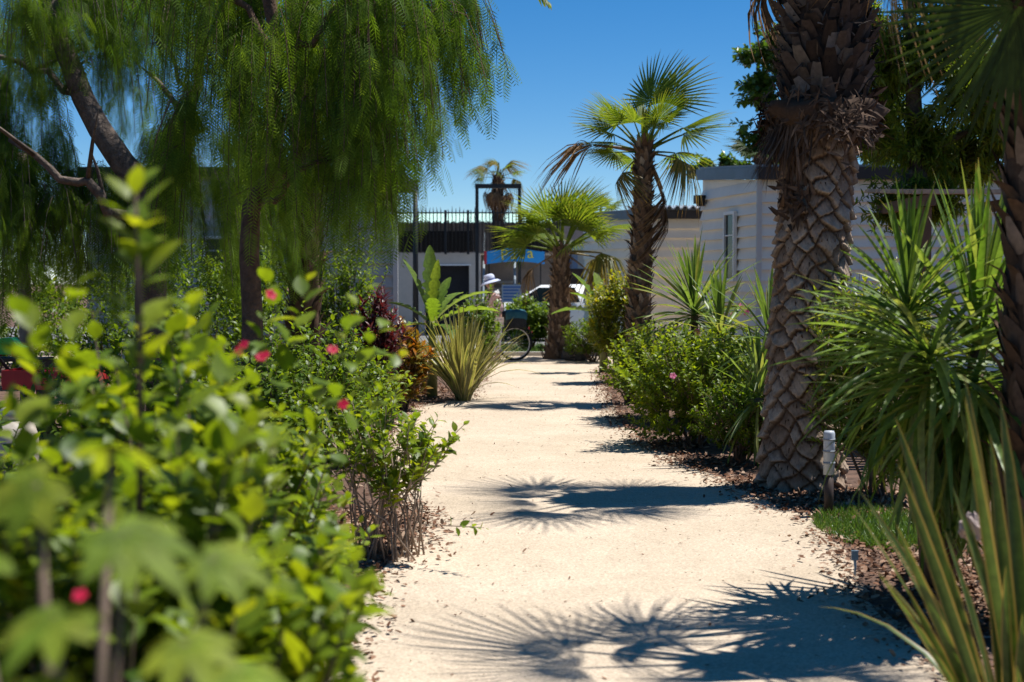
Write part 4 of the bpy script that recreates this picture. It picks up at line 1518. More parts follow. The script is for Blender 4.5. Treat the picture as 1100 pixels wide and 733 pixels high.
shrub('maroon leaved cordyline bush left of the banana', (P(405, 340, 15)[0], 15.0), 1.42, .27, .32, 140, 12, .13, .032,
      leafmat('maroon_leaf', [(.035, .010, .012), (.08, .018, .02), (.14, .03, .03)], trans=.35, tint=(1.4, .6, .5)), 221, name='maroon_shrub', T=T_LANCE, low=.4)
shrub('orange croton bush under the banana', (P(432, 360, 16.5)[0], 16.5), 1.02, .34, .4, 200, 11, .12, .05,
      leafmat('croton_orange', [(.10, .12, .02), (.16, .15, .02), (.30, .13, .02), (.22, .05, .03)], trans=.35, tint=(1.3, .9, .3)), 222, name='croton_shrub', T=T_OVAL_LO, low=.2)
shrub('low green bush in front of the orange croton', (P(380, 400, 13)[0], 13.2), .95, .45, .5, 260, 11, .075, .04, M_hib, 223, T=T_OVAL_LO, low=.05, name='green_shrub')

shrub('tall leafy shrub screening the left mobile home wall', (P(368, 303, 18)[0], 18.0), 2.15, .55, .6, 420, 11, .09, .04, M_hibd, 224, T=T_OVAL_LO, low=.05, name='screening_shrub')
# big lobed leaf plant right in front of the lens
t = thing('lobed_leaf_plant', 'large lobed leaves of a plant out of focus at lower left', 'plant', (-.42, 1.35, 0))
M_fats = leafmat('lobed_leaf', [(.11, .18, .02), (.16, .23, .025), (.21, .26, .03)], trans=.5, rough=.6, spec=.2, tint=(1.3, 1.2, .3))


def lobed(m, c, d, up, size, seed):
    rs = np.random.RandomState(seed)
    d = unit(d)
    up = unit(up - d * np.dot(up, d))
    s = np.cross(d, up)
    for a, l in ((-2.0, .6), (-1.3, .8), (-.65, .95), (0, 1.05), (.65, .95), (1.3, .8), (2.0, .6)):
        dd = d * math.cos(a) + s * math.sin(a)
        m.leaves(blade([(0, .55), (.25, .62), (.5, .78), (.72, .6), (.88, .3), (1, .02)], .06), [c], [dd], [up], size * l * rs.uniform(.9, 1.05), size * .42, .55, rs.rand())


lf = MB()
stm = MB()
rs = np.random.RandomState(231)
for q, (px, py, Y, s, dx, dy) in enumerate(((135, 572, 1.35, .105, .5, -.3), (40, 520, 1.5, .10, -.4, -.2), (230, 600, 1.45, .085, .9, -.1), (60, 660, 1.3, .09, -.3, -.6),
                                            (200, 690, 1.35, .085, .4, -.6), (-30, 600, 1.4, .1, -.5, -.4), (120, 480, 1.65, .09, .1, .5), (260, 720, 1.5, .08, .7, -.5), (30, 740, 1.3, .1, 0, -.7))):
    c = P(px, py, Y) - (-.42, 1.35, 0)
    lf_ = MB()
    lobed(lf_, c, np.array((dx, dy, -.25)), np.array((rs.normal(0, .2), -.35, 1.0)), s * .85, 232 + q)
    lf_.build('leaf', M_fats, t)
    stm.tube([(0, 0, 0), c * np.array((.4, .4, .7)), c], [.009, .006, .004], 6)
stm.build('stem', M_twig, t)

# ------------------------------------------------------------------ bananas
M_ban = leafmat('banana_leaf', [(.09, .16, .025), (.13, .21, .035), (.18, .25, .05)], trans=.5, rough=.4, spec=.35, tint=(1.35, 1.2, .3))


def banana(label, base, stem_h, leaves, seed):
    t = thing('banana_plant', label, 'banana plant', (base[0], base[1], 0))
    m = MB()
    m.tube([(0, 0, 0), (.01, 0, stem_h * .5), (0, 0, stem_h)], [.075, .06, .04], 10)
    m.build('stem', mat('banana_stem', (.16, .16, .05), .6, 8, .35), t)
    rs = np.random.RandomState(seed)
    for az, el, L, W, cu in leaves:
        m = MB()
        a, e_ = R(az), R(el)
        D = (math.cos(e_) * math.cos(a), math.cos(e_) * math.sin(a), math.sin(e_))
        U = np.array((-math.sin(e_) * math.cos(a), -math.sin(e_) * math.sin(a), math.cos(e_))) + rs.normal(0, .15, 3)
        m.leaves(T_BANANA, [(0, 0, stem_h * .92)], [D], [U], L, W, cu, rs.rand())
        m.build('leaf', M_ban, t)
    return t


bb = P(464, 425, 18.4)
zb = P(464, 345, 18.4)[2]
banana('banana plant with upright pale leaf behind the striped flax', (bb[0], 18.4), zb,
       [(100, 80, 1.12, .22, .25), (-60, 82, .9, .16, .2), (150, 72, 1.0, .20, .3), (12, 58, .95, .22, 1.0), (60, 55, .85, .22, .8), (-5, 38, .95, .22, .9), (170, 50, .7, .2, .8), (-80, 60, .6, .2, .7), (60, 66, .8, .2, .4), (-60, 15, .7, .2, .9), (215, 20, .6, .18, .9)], 240)
bb = P(648, 385, 23.5)
zb = P(648, 335, 23.5)[2]
banana('small banana plant between the two fan palms', (bb[0], 23.5), zb,
       [(195, 25, .95, .28, .8), (170, 65, .9, .24, .4), (110, 75, .8, .24, .3), (10, 40, .7, .24, .8), (-10, 5, .9, .28, .6), (-100, 45, .6, .2, .9), (215, 50, .8, .22, .7)], 241)

# ------------------------------------------------------------------ weeping pepper trees
M_pep = leafmat('pepper_leaf', [(.04, .085, .014), (.08, .15, .02), (.13, .21, .028), (.20, .28, .036)], trans=.52, rough=.6, spec=.15, tint=(1.3, 1.25, .35))
M_pbark = mat('pepper_bark', (.11, .065, .042), .95, 14, .45, .9, 40)
M_pbark2 = mat('pepper_bark_grey', (.12, .09, .07), .95, 14, .45, .9, 40)


def pepper(label, base, trunk, limbs, strings, bark, seed, leafL=.25):
    t = thing('pepper_tree', label, 'tree', (base[0], base[1], 0))
    off = np.array((base[0], base[1], 0))
    rs = np.random.RandomState(seed)

    def wob(pts, n=12):
        pts = np.array(pts, float)
        tt = np.linspace(0, 1, n)
        s = np.linspace(0, 1, len(pts))
        o = np.stack([np.interp(tt, s, pts[:, k]) for k in range(3)], 1)
        o[1:-1] += rs.normal(0, .03, (n - 2, 3))
        return o - off
    m = MB()
    m.tube(wob(trunk[0]), np.linspace(trunk[1], trunk[2], 12), 10)
    m.build('trunk', bark, t)
    for pts, r0, r1 in limbs:
        m = MB()
        q = wob(pts)
        m.tube(q, np.linspace(r0 * .72, r1 * .7, 12), 7)
        for k in range(3, 11, 2):
            d = rs.normal(0, 1, 3) * (.3, .3, .12) + np.array((0, 0, .18))
            m.tube([q[k], q[k] + d, q[k] + d * 1.8 + (0, 0, -.1)], [r1 * .8, r1 * .5, .004], 4)
        m.build('limb', bark, t)
    fm, tw = MB(), MB()
    for (cx, cy, cz, rx, ry, rz, n, l0, l1, zmin) in strings:
        nk = max(3, n // 7)
        cid = rs.randint(0, nk, n)
        d = unit(unit(rs.normal(0, 1, (nk, 3)))[cid] + rs.normal(0, .13, (n, 3)))
        rad = (rs.rand(nk) ** .45)[cid] + rs.normal(0, .06, n)
        cl = rs.rand(nk)[cid]
        O = np.stack([cx + d[:, 0] * rx * rad, cy + d[:, 1] * ry * rad, cz + d[:, 2] * rz * rad], 1)
        ln = (l0 + (l1 - l0) * cl) * rs.uniform(.65, 1.1, n)
        for i in range(n):
            L = min(ln[i], O[i, 2] - zmin - rs.uniform(0, .5))
            if L < .15:
                continue
            out = np.array((d[i, 0], d[i, 1], 0)) * rs.uniform(.15, .45) + rs.normal(0, .08, 3) * (1, 1, 0)
            k = max(4, int(L / .06))
            s = np.linspace(0, 1, k)
            pts = O[i] - off + np.outer(s - .3 * s ** 2, out) + np.outer(.10 * np.sin(np.minimum(s * 4, math.pi)) - L * s ** 1.15, (0, 0, 1))
            tw.tube(pts[::2] if k > 6 else pts, .0032, 3, cap=False)
            kk = np.arange(k)
            a = kk * 2.4 + rs.rand() * 6
            D = np.stack([np.cos(a) * .55, np.sin(a) * .55, -np.ones(k) * rs.uniform(.6, 1.2, k)], 1) + rs.normal(0, .15, (k, 3))
            sz = leafL * rs.uniform(.7, 1.15, k)
            base_r = .6 * cl[i] + .4 * rs.rand()
            fm.leaves(T_PEPPER, pts, D, np.stack([np.cos(a), np.sin(a), np.ones(k)], 1), sz, sz, rs.uniform(.2, .8, k), np.clip(base_r * .6 + rs.rand(k) * .4, 0, 1))
    fm.build('foliage', M_pep, t)
    tw.build('twigs', bark, t)
    return t


PA = 10.0
tb = P(262, 430, PA)
pepper('slender trunked weeping pepper tree left of the path', (tb[0], PA),
       ([(tb[0], PA, 0), P(262, 400, PA), P(275, 250, PA), P(292, 170, PA), P(298, 60, PA), P(300, -60, PA)], .085, .042),
       [([P(290, 190, PA), P(330, 150, PA + .3), P(400, 60, PA + .2), P(470, 10, PA)], .05, .018),
        ([P(296, 90, PA), P(350, 20, PA - .3), P(440, -40, PA - .3)], .045, .018),
        ([P(298, 60, PA), P(240, -20, PA + .3), P(180, -60, PA + .4)], .04, .018),
        ([P(283, 215, PA), P(330, 180, PA - .3), P(385, 160, PA - .4)], .035, .015),
        ([P(298, 40, PA), P(300, -40, PA + .8), P(330, -80, PA + 1.2)], .04, .018)],
       [(P(290, 0, PA)[0], PA + .2, 3.75, 1.15, .85, .7, 215, .5, 1.6, 1.65),
        (P(400, 20, PA)[0], PA + .1, 3.55, .6, .7, .45, 95, .5, 1.4, 1.8),
        (P(445, 10, PA)[0], PA, 3.5, .34, .5, .38, 85, .4, 1.2, 2.05),
        (P(470, -15, PA)[0], PA + .2, 3.6, .24, .5, .3, 26, .4, .8, 2.5),
        (P(400, 110, PA)[0], PA + .1, 2.85, .22, .5, .3, 45, .7, 1.3, 1.45),
        (P(340, 130, PA)[0], PA + .1, 2.8, .5, .5, .4, 60, .5, 1.1, 1.6),
        (P(215, 120, PA)[0], PA + .3, 2.75, .45, .6, .5, 65, .5, 1.1, 1.5)], M_pbark, 301)
PB = 12.5
tb = P(160, 430, PB)
fork = P(165, 240, PB)
pepper('leaning forked weeping pepper tree at the left edge', (tb[0], PB),
       ([(tb[0], PB, 0), P(162, 330, PB), P(170, 250, PB), P(150, 190, PB), P(110, 130, PB), P(70, 50, PB), P(40, -40, PB)], .15, .075),
       [([P(140, 180, PB), P(90, 110, PB + .2), P(30, 70, PB + .3), P(-40, 40, PB + .3)], .07, .025),
        ([P(165, 260, PB), P(110, 210, PB - .3), P(60, 180, PB - .4), P(10, 150, PB - .4)], .085, .03),
        ([P(170, 250, PB), P(190, 150, PB + .3), P(215, 60, PB + .5), P(235, -40, PB + .5)], .10, .04),
        ([P(200, 110, PB + .4), P(180, 40, PB + .4), P(176, -30, PB + .4)], .03, .012),
        ([P(210, 80, PB + .4), P(235, 20, PB + .4), P(250, -40, PB + .4)], .03, .012)],
       [(P(40, -30, PB)[0], PB + .6, 4.25, 1.05, .9, .6, 170, .4, 1.1, 2.3),
        (P(60, 20, PB)[0], PB - .5, 3.9, .8, .3, .4, 45, .3, .8, 2.6),
        (P(170, -30, PB)[0], PB + .5, 4.2, .7, .8, .6, 110, .4, 1.1, 2.6),
        (P(10, 110, PB)[0], PB + .4, 3.0, .6, .8, .45, 110, .4, 1.0, 1.6),
        (P(195, 180, PB)[0], PB + .3, 2.65, .55, .7, .4, 130, .4, 1.2, 1.0),
        (P(105, 215, PB)[0], PB + .4, 2.35, .6, .7, .35, 120, .3, 1.0, .9),
        (P(10, 215, PB)[0], PB + .2, 2.4, .5, .7, .3, 100, .3, 1.0, .9),
        (P(300, 200, 13.5)[0], 13.5, 2.5, .5, .7, .5, 60, .5, 1.1, 1.2)], M_pbark2, 302)

# feather palm whose frond reaches over the path from the left
t = thing('feather_palm', 'tall feather palm hidden in the weeping tree, one frond in the sky', 'palm', (P(325, 430, 14)[0], 14.0, 0))
zc = P(325, -70, 14)[2]
boots_trunk(t, [(0, 0, 0), (.05, 0, zc * .5), (0.02, 0, zc)], .16, .14, 310, .8)


def feather_mesh(seed, L, m_):
    rs = np.random.RandomState(seed)
    m = MB()
    s = np.linspace(0, 1, 14)
    pts = np.stack([0 * s, L * (s - .12 * s ** 3), -L * .42 * s ** 2.2 + .05 * s], 1)
    m.tube(pts, np.linspace(.022, .004, 14), 5, rnd=.9)
    n = 90
    t_ = np.linspace(.14, .99, n)
    c = np.stack([np.interp(t_, s, pts[:, k]) for k in range(3)], 1)
    tg = unit(np.stack([np.interp(t_, s, np.gradient(pts[:, k])) for k in range(3)], 1))
    for sgn in (-1, 1):
        D = tg * .8 + np.array((sgn, 0, 0)) + np.array((0, 0, -.25)) + rs.normal(0, .1, (n, 3))
        m.leaves(T_LANCE, c, D, (0, 0, 1.0), .36 * np.sin(np.pi * np.clip(t_ * .85 + .12, 0, 1)) ** .6 * rs.uniform(.85, 1.1, n), .022, .5, rs.rand(n))
    return m.mesh('frond', m_)


fmesh = [feather_mesh(320 + q, 2.4, M_fan) for q in range(2)]
for q, (az, el, s) in enumerate(((0, 9, 1.08), (40, 50, 1), (90, 40, 1), (140, 50, 1), (185, 30, 1), (225, 45, 1), (270, 60, 1), (320, 62, 1), (-15, 45, .95), (70, 15, 1), (160, 12, 1))):
    put(fmesh[q % 2], 'frond', t, (.02, 0, zc), az, el, 0, s)

# ------------------------------------------------------------------ broadleaf trees behind
def leafy_tree(label, base, trunk_pts, blobs, L, W, mat_, seed, T=T_OVAL_LO, r0=.12, name='broadleaf_tree', lpl=10):
    rs = np.random.RandomState(seed)
    t = thing(name, label, 'tree', (base[0], base[1], 0))
    off = np.array((base[0], base[1], 0))
    m = MB()
    tp = np.array(trunk_pts, float) - off
    m.tube(tp, np.linspace(r0, r0 * .45, len(tp)), 9)
    for b_ in blobs:
        c = np.array(b_[:3]) - off
        j = np.argmin(np.linalg.norm(tp - c, axis=1))
        m.tube([tp[j], (tp[j] + c) / 2 + (0, 0, .08), c], [r0 * .4, r0 * .28, r0 * .12], 6)
    m.build('trunk', M_pbark2, t)
    fm = MB()
    tw = MB()
    for (cx, cy, cz, rx, ry, rz, n) in blobs:
        d = unit(rs.normal(0, 1, (n, 3)))
        rad = (.25 + .75 * rs.rand(n) ** .6) * (1 + .22 * np.sin(d[:, 0] * 6 + seed) + .2 * np.sin(d[:, 2] * 7 + cx))
        tip = np.array((cx, cy, cz)) - off + d * np.array((rx, ry, rz)) * rad[:, None]
        dr = unit(d + np.array((0, 0, .25)) + rs.normal(0, .35, (n, 3)))
        st = tip - dr * rs.uniform(.15, .4, n)[:, None]
        for q in range(0, n, 2):
            tw.tube([st[q], tip[q]], [.006, .002], 3, cap=False)
        k = np.tile(np.arange(lpl), n)
        si = np.repeat(np.arange(n), lpl)
        tt = (k + rs.rand(n * lpl)) / lpl
        a = k * 2.4 + rs.rand(n * lpl)
        e1 = unit(np.cross(dr[si], (.2, .3, .9)))
        e2 = np.cross(dr[si], e1)
        D = dr[si] + (np.cos(a)[:, None] * e1 + np.sin(a)[:, None] * e2) * 1.1 + np.array((0, 0, -.15)) + rs.normal(0, .2, (n * lpl, 3))
        cl = np.repeat(rs.rand(n), lpl)
        fm.leaves(T, st[si] + (tip - st)[si] * tt[:, None], D, np.array((0, 0, 1.0)) + rs.normal(0, .35, (n * lpl, 3)), L * rs.uniform(.7, 1.15, n * lpl), W * rs.uniform(.8, 1.1, n * lpl),
                  rs.normal(.4, .3, n * lpl), np.clip(.5 * cl + .5 * rs.rand(n * lpl), 0, 1))
    fm.build('crown', mat_, t)
    tw.build('twigs', M_pbark2, t)
    return t


M_olea = leafmat('oleander_leaf', [(.05, .10, .015), (.09, .15, .02), (.15, .21, .03), (.24, .28, .05)], trans=.52, rough=.42, spec=.3, tint=(1.35, 1.2, .35))
M_round = leafmat('mulberry_leaf', [(.04, .085, .015), (.065, .12, .018), (.10, .16, .025)], trans=.42, rough=.35)
TYY = 13.5
tb = P(985, 430, TYY)
leafy_tree('dense narrow leaved tree right of the massive palm', (tb[0], TYY), [(tb[0], TYY, 0), P(985, 300, TYY), P(985, 180, TYY), P(980, 80, TYY), P(975, -40, TYY)],
           [(*P(955, 60, TYY), .5, .5, .55, 230), (*P(1020, 40, TYY), .55, .5, .55, 260), (*P(1075, 130, TYY), .5, .5, .6, 230), (*P(985, 150, TYY), .42, .45, .4, 210), (*P(1000, 215, TYY - .2), .42, .4, .28, 150),
            (*P(960, 220, TYY - .4), .25, .3, .25, 80), (*P(1110, 60, TYY), .6, .5, .6, 200), (*P(1000, -60, TYY), .8, .6, .5, 200), (*P(1030, 170, TYY + .4), .5, .4, .45, 190), (*P(945, 130, TYY + .5), .3, .4, .5, 150),
            (*P(1050, 90, TYY - .5), .45, .4, .5, 170), (*P(930, 40, TYY + .6), .3, .4, .5, 130)], .11, .022, M_olea, 401, T=T_LANCE, lpl=20, name='oleander_tree')
TYY = 26.0
tb = P(850, 430, TYY)
leafy_tree('round leaved tree rising behind the mobile home roof', (tb[0], TYY), [(tb[0], TYY, 0), P(850, 250, TYY), P(845, 120, TYY), P(840, 30, TYY)],
           [(*P(832, 50, TYY), .45, .6, .5, 120), (*P(815, 95, TYY), .45, .5, .4, 110), (*P(825, 150, TYY), .6, .5, .45, 130), (*P(870, 80, TYY), .8, .6, 1.1, 220), (*P(805, 60, TYY), .22, .3, .2, 40),
            (*P(845, 180, TYY), .5, .5, .4, 110), (*P(930, 130, TYY), 1.2, .7, 1.1, 240)], .12, .09, M_round, 402, name='round_leaved_tree')
TYY = 24.5
tb = P(770, 430, TYY)
leafy_tree('thin climber shoots poking above the mobile home roof', (tb[0], TYY), [(tb[0], TYY, 0), P(772, 250, TYY), P(770, 185, TYY)],
           [(*P(758, 178, TYY), .2, .2, .10, 26), (*P(780, 174, TYY), .16, .2, .12, 22), (*P(744, 183, TYY), .10, .1, .06, 10), (*P(800, 180, TYY), .2, .2, .1, 22)], .11, .07, M_round, 403, name='climber_plant', r0=.04)
FY = 25.0
b = P(818, 303, FY)
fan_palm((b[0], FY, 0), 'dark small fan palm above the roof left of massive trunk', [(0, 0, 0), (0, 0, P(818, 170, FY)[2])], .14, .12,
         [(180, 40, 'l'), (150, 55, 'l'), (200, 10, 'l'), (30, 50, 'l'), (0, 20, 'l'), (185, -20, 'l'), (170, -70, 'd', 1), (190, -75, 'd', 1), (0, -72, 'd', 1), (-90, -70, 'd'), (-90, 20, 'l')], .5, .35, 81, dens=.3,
         mats=(M_fan_shade, M_fan_shade, M_dead), nseg=20)

# dark planting behind the weeping trees on the left
for q, (px, Y, h, rx, sd) in enumerate(((-10, 20, 2.3, 1.3, 1), (110, 22, 2.0, 1.4, 2), (215, 19, 2.2, 1.2, 3), (290, 21, 2.4, 1.0, 4))):
    shrub(('dark hedge bush behind the pale stake', 'dark hedge bush behind the forked tree', 'dark hedge bush behind the slender trunk', 'dark hedge bush beside the left mobile home')[q],
          (P(px, 303, Y)[0], Y), h, rx, .8, 420, 11, .11, .045, M_hibd, 230 + sd * 7, name='hedge_shrub', T=T_OVAL_LO, low=.05, stems=6, tw=False, group='hedge bushes behind the weeping trees')

# far left pergola roof
t = thing('pergola', 'white roofed open pergola at far left behind the trees', 'pergola', (P(20, 303, 26)[0], 26, 0))
m = MB()
for i in range(16):
    m.box((-2.0 + i * .27, 0, 2.85), (.12, 3, .05))
m.build('roof_slats', M_wht, t)
m = MB()
m.span(-2.2, 2.3, -1.55, -1.47, 2.6, 2.81)
m.build('front_beam', mat('brown_beam', (.14, .08, .05), .8, 8, .3), t)
for xx in (-2.1, 0, 2.2):
    m = MB()
    m.box((xx, -1.4, 1.3), (.12, .12, 2.6))
    m.build('post', MATS['brown_beam'], t)

# slatted wooden pergola at right
t = thing('pergola', 'sunlit wooden slatted pergola at right behind the yucca', 'pergola', (P(1056, 303, 11.5)[0], 12.2, 0))
zt = P(1060, 207, 11.7)[2]
for i in range(9):
    m = MB()
    m.box((-.05 + (i % 2) * .02, -.55 + i * .17, zt + i * .012), (.95 + (i % 3) * .05, .09, .03))
    m.build('slat', mat('weathered_wood', (.42, .32, .24), .85, 10, .3), t)
m = MB()
for xx in (-.42, .42):
    m.box((xx, .1, zt - .07), (.07, 1.6, .09))
m.build('beam', mat('brown_beam', (.14, .08, .05), .8, 8, .3), t)
for xx in (-.42, .42):
    m = MB()
    m.box((xx, -.5, (zt - .12) / 2), (.09, .09, zt - .12))
    m.build('post', MATS['brown_beam'], t)

# ------------------------------------------------------------------ small things
t = thing('bollard_light', 'brown bollard with pale translucent head by the massive trunk', 'bollard', (*G(890, 555), 0))
m = MB()
m.tube([(0, 0, 0), (0, 0, .27)], .03, 12)
m.tube([(0, 0, 0), (0, 0, .012)], .055, 12)
m.build('post', mat('brown_bollard', (.05, .032, .024), .5, 10, .2), t)
m = MB()
m.lathe([(.0, .27), (.036, .27), (.036, .535), (.03, .55), (0, .552)], 18)
m.build('head', mat('opal_plastic', (.40, .43, .46), .35, 6, .05), t)
m = MB()
for zz_ in (.345, .42, .495):
    m.lathe([(.034, zz_ - .006), (.0395, zz_ - .006), (.0395, zz_ + .006), (.034, zz_ + .006)], 18)
m.build('rings', mat('grey_ring', (.25, .26, .27), .4, 6, .1), t)

# wooden stakes by the banana
M_stk = mat('stake_wood', (.20, .10, .05), .85, 14, .3, .3)
for q, px in enumerate((447, 455)):
    g = G(px, 427)
    m = MB()
    m.tube([(0, 0, 0), (.005 * q, 0, .62), (.005 * q, 0, .66)], [.042, .04, .025], 9)
    o = m.build('wooden_stake', M_stk, None, (g[0], g[1] + .15 * q, 0))
    tag(o, ('brown round stake left of its twin under the banana', 'brown round stake right of its twin under the banana')[q], 'stake', 'stakes under the banana')

# pale tree stake / young trunk at far left
m = MB()
sx = P(29, 450, 13.3)
m.tube([(0, 0, 0), (.006, 0, .9), (-.014, 0, 1.8), (.0, 0, 2.7)], [.065, .062, .057, .05], 10)
tag(m.build('support_pole', mat('pale_pole', (.24, .18, .135), .8, 12, .25, .3), None, (sx[0], 13.3, 0)), 'pale wooden pole standing at the far left', 'pole')

# light drum with grey cap at far left
t = thing('gas_bottle', 'beige gas bottle with grey collar at left under the pole', 'gas bottle', (P(14, 460, 9.0)[0], 9.0, 0))
m = MB()
m.lathe([(0, 0), (.14, .0), (.155, .05), (.155, .52), (.13, .60), (.06, .63), (0, .635)], 22)
m.build('body', mat('beige_enamel', (.42, .36, .29), .4, 6, .1), t)
m = MB()
m.lathe([(.06, .62), (.085, .64), (.085, .70), (.07, .70), (.07, .64)], 18)
m.build('collar', mat('grey_steel', (.3, .3, .31), .4, 6, .15, metal=.5), t)

# garden cart with red tray, and green toy, in the shade at far left
t = thing('garden_cart', 'red garden cart in the shade at far left', 'cart', (P(60, 400, 12)[0], 12.0, 0))
m = MB()
m.box((0, 0, .62), (.75, .45, .03))
for s_ in (-1, 1):
    m.box((0, s_ * .225, .70), (.75, .02, .13))
    m.box((s_ * .375, 0, .70), (.02, .43, .13))
m.build('tray', mat('red_paint', (.42, .025, .025), .4, 6, .15), t)
m = MB()
m.tube([(-.37, 0, .72), (-.55, 0, .95), (-.55, 0, .97)], .014, 6)
m.build('handle', M_black, t)
for s_ in (-1, 1):
    for y_ in (-.18, .18):
        m = MB()
        m.tube([(s_ * .32, y_, .1), (s_ * .32, y_, .6)], .015, 6)
        m.build('leg', M_black, t)
for s_ in (-1, 1):
    m = MB()
    m.tube([(s_ * .32, -.22, .1), (s_ * .32, -.17, .1)], .1, 14)
    m.build('wheel', MATS['tyre_rubber'], t)
t = thing('toy_car', 'bright green toy car on the dark shelf at far left', 'toy', (P(8, 379, 12.5)[0], 12.5, P(8, 383, 12.5)[2]))
m = MB()
V = []
for x, z0, z1 in ((-.16, .03, .06), (-.14, .02, .09), (-.07, .02, .11), (-.03, .02, .165), (.06, .02, .165), (.11, .02, .10), (.16, .03, .08)):
    for y in (-.08, .08):
        V += [(x, y, z0), (x, y, z1)]
m.add(V, [f for i in range(6) for f in ((4 * i, 4 * i + 4, 4 * i + 5, 4 * i + 1), (4 * i + 1, 4 * i + 5, 4 * i + 7, 4 * i + 3), (4 * i + 3, 4 * i + 7, 4 * i + 6, 4 * i + 2), (4 * i + 2, 4 * i + 6, 4 * i + 4, 4 * i))] + [(0, 1, 3, 2), (24, 26, 27, 25)])
m.build('body', mat('green_plastic', (.05, .45, .06), .35, 6, .1), t)
for xx in (-.1, .1):
    for yy in (-.085, .085):
        m = MB()
        m.tube([(xx, yy - .012, .03), (xx, yy + .012, .03)], .035, 12)
        m.build('wheel', MATS['red_paint'], t)
zsh = P(8, 383, 12.5)[2]
t = thing('shelf_unit', 'dark wooden shelf holding the green toy at far left', 'shelf', (P(8, 379, 12.5)[0] - .1, 12.5, 0))
m = MB()
for z_ in (.25, zsh - .012):
    m.box((0, 0, z_ - .012), (.9, .4, .024))
m.build('shelf', mat('dark_wood', (.05, .035, .025), .7, 10, .3), t)
for xx in (-.43, .43):
    m = MB()
    m.box((xx, 0, (zsh - .03) / 2), (.04, .38, zsh - .03))
    m.build('side_panel', MATS['dark_wood'], t)

# dark rock by the young palm, grey stone by the flax
def rock(label, loc, s, seed, mat_, cat='rock'):
    rs = np.random.RandomState(seed)
    m = MB()
    nn, ns = 9, 14
    V = []
    for i in range(nn):
        ph_ = math.pi * i / (nn - 1)
        for j in range(ns):
            a = 2 * math.pi * j / ns
            r = 1 + .18 * math.sin(3 * a + i) + .12 * math.sin(5 * a - 2 * i + seed) + rs.normal(0, .05)
            V.append((s[0] * r * math.sin(ph_) * math.cos(a), s[1] * r * math.sin(ph_) * math.sin(a), s[2] * (math.cos(ph_) * r * .9 + .7)))
    m.add(V, [(i * ns + j, i * ns + (j + 1) % ns, (i + 1) * ns + (j + 1) % ns, (i + 1) * ns + j) for i in range(nn - 1) for j in range(ns)])
    o = m.build('garden_rock', mat_, None, loc)
    return tag(o, label, cat)


rock('dark boulder at the foot of the young palm', (P(620, 385, 26.9)[0], 26.9, 0), (.26, .2, .22), 3, mat('dark_rock', (.05, .05, .055), .9, 8, .4, .6))
rock('pinkish grey stone behind the foreground flax', (P(1046, 560, 4.9)[0], 4.9, P(1046, 562, 4.9)[2] - .05), (.05, .05, .05), 4, mat('pink_rock', (.30, .23, .20), .9, 10, .3, .6), 'stone')
m = MB()
g = G(922, 622)
m.tube([(0, 0, 0), (.004, 0, .06), (.0, 0, .11)], [.006, .007, .008], 6)
m.box((0, -.004, .12), (.035, .01, .05))
tag(m.build('irrigation_peg', mat('blue_grey_plastic', (.2, .3, .38), .4, 6, .2), None, (g[0] - .02, g[1], 0)), 'small blue grey irrigation peg at the right path edge', 'peg')

# ------------------------------------------------------------------ bicycle (facing left)
BK = 27.0
rw = P(553, 303, BK)[0]
t = thing('bicycle', 'dark city bicycle with teal rear bag held by the walker', 'bicycle', (rw, BK, 0), R(8))
M_tyre = MATS['tyre_rubber']
M_fr = mat('bike_frame', (.03, .035, .045), .35, 8, .1)
M_rim = mat('bike_rim', (.55, .55, .56), .3, 8, .1, metal=.8)
WR = .335
for cx_, nm in ((0, 'wheel'), (-1.08, 'wheel')):
    a = np.linspace(0, 2 * math.pi, 40, endpoint=False)
    m = MB()
    m.tube([(cx_, -.04, WR), (cx_, .04, WR)], .02, 8)
    for q in range(18):
        aa_ = q * 2 * math.pi / 18
        m.tube([(cx_, .02 * (-1) ** q, WR), (cx_ + math.cos(aa_) * .3, 0, WR + math.sin(aa_) * .3)], .0018, 3)
    wo = m.build('wheel', M_rim, t)
    m = MB()
    m.tube(np.stack([cx_ + np.cos(a) * (WR - .022), 0 * a, WR + np.sin(a) * (WR - .022)], 1), .022, 8, closed=True)
    m.build('tyre', M_tyre, wo)
    m = MB()
    m.tube(np.stack([cx_ + np.cos(a) * (WR - .05), 0 * a, WR + np.sin(a) * (WR - .05)], 1), .011, 6, closed=True)
    m.build('rim', M_rim, wo)
m = MB()
bbk = (-.44, 0, .29)
seat_t = (-.25, 0, .82)
head_b, head_t = (-.90, 0, .60), (-.84, 0, .86)
for a_, b_, r_ in ((bbk, seat_t, .017), (bbk, head_b, .02), ((-.36, 0, .55), head_t, .017), (head_b, head_t, .02),
                   ((0, .05, WR), bbk, .01), ((0, -.05, WR), bbk, .01), ((0, .05, WR), (-.28, .02, .72), .008), ((0, -.05, WR), (-.28, -.02, .72), .008),
                   (head_b, (-1.08, .06, WR), .012), (head_b, (-1.08, -.06, WR), .012)):
    m.tube([a_, b_], r_, 8)
m.build('frame', M_fr, t)
m = MB()
m.tube([head_t, (-.82, 0, .98)], .014, 8)
m.tube([(-.62, -.29, .99), (-.74, -.2, 1.0), (-.82, 0, .98), (-.74, .2, 1.0), (-.62, .29, .99)], .012, 8)
m.build('handlebar', M_fr, t)
m = MB()
m.tube([(-.38, 0, .86), (-.3, 0, .865), (-.2, 0, .87), (-.12, 0, .875)], [.02, .05, .085, .07], 10)
m.build('saddle', M_black, t)
m = MB()
for s_ in (-1, 1):
    m.tube([(-.22, s_ * .06, .70), (.24, s_ * .06, .70)], .006, 6)
    m.tube([(0, s_ * .07, WR), (.12, s_ * .06, .70)], .006, 6)
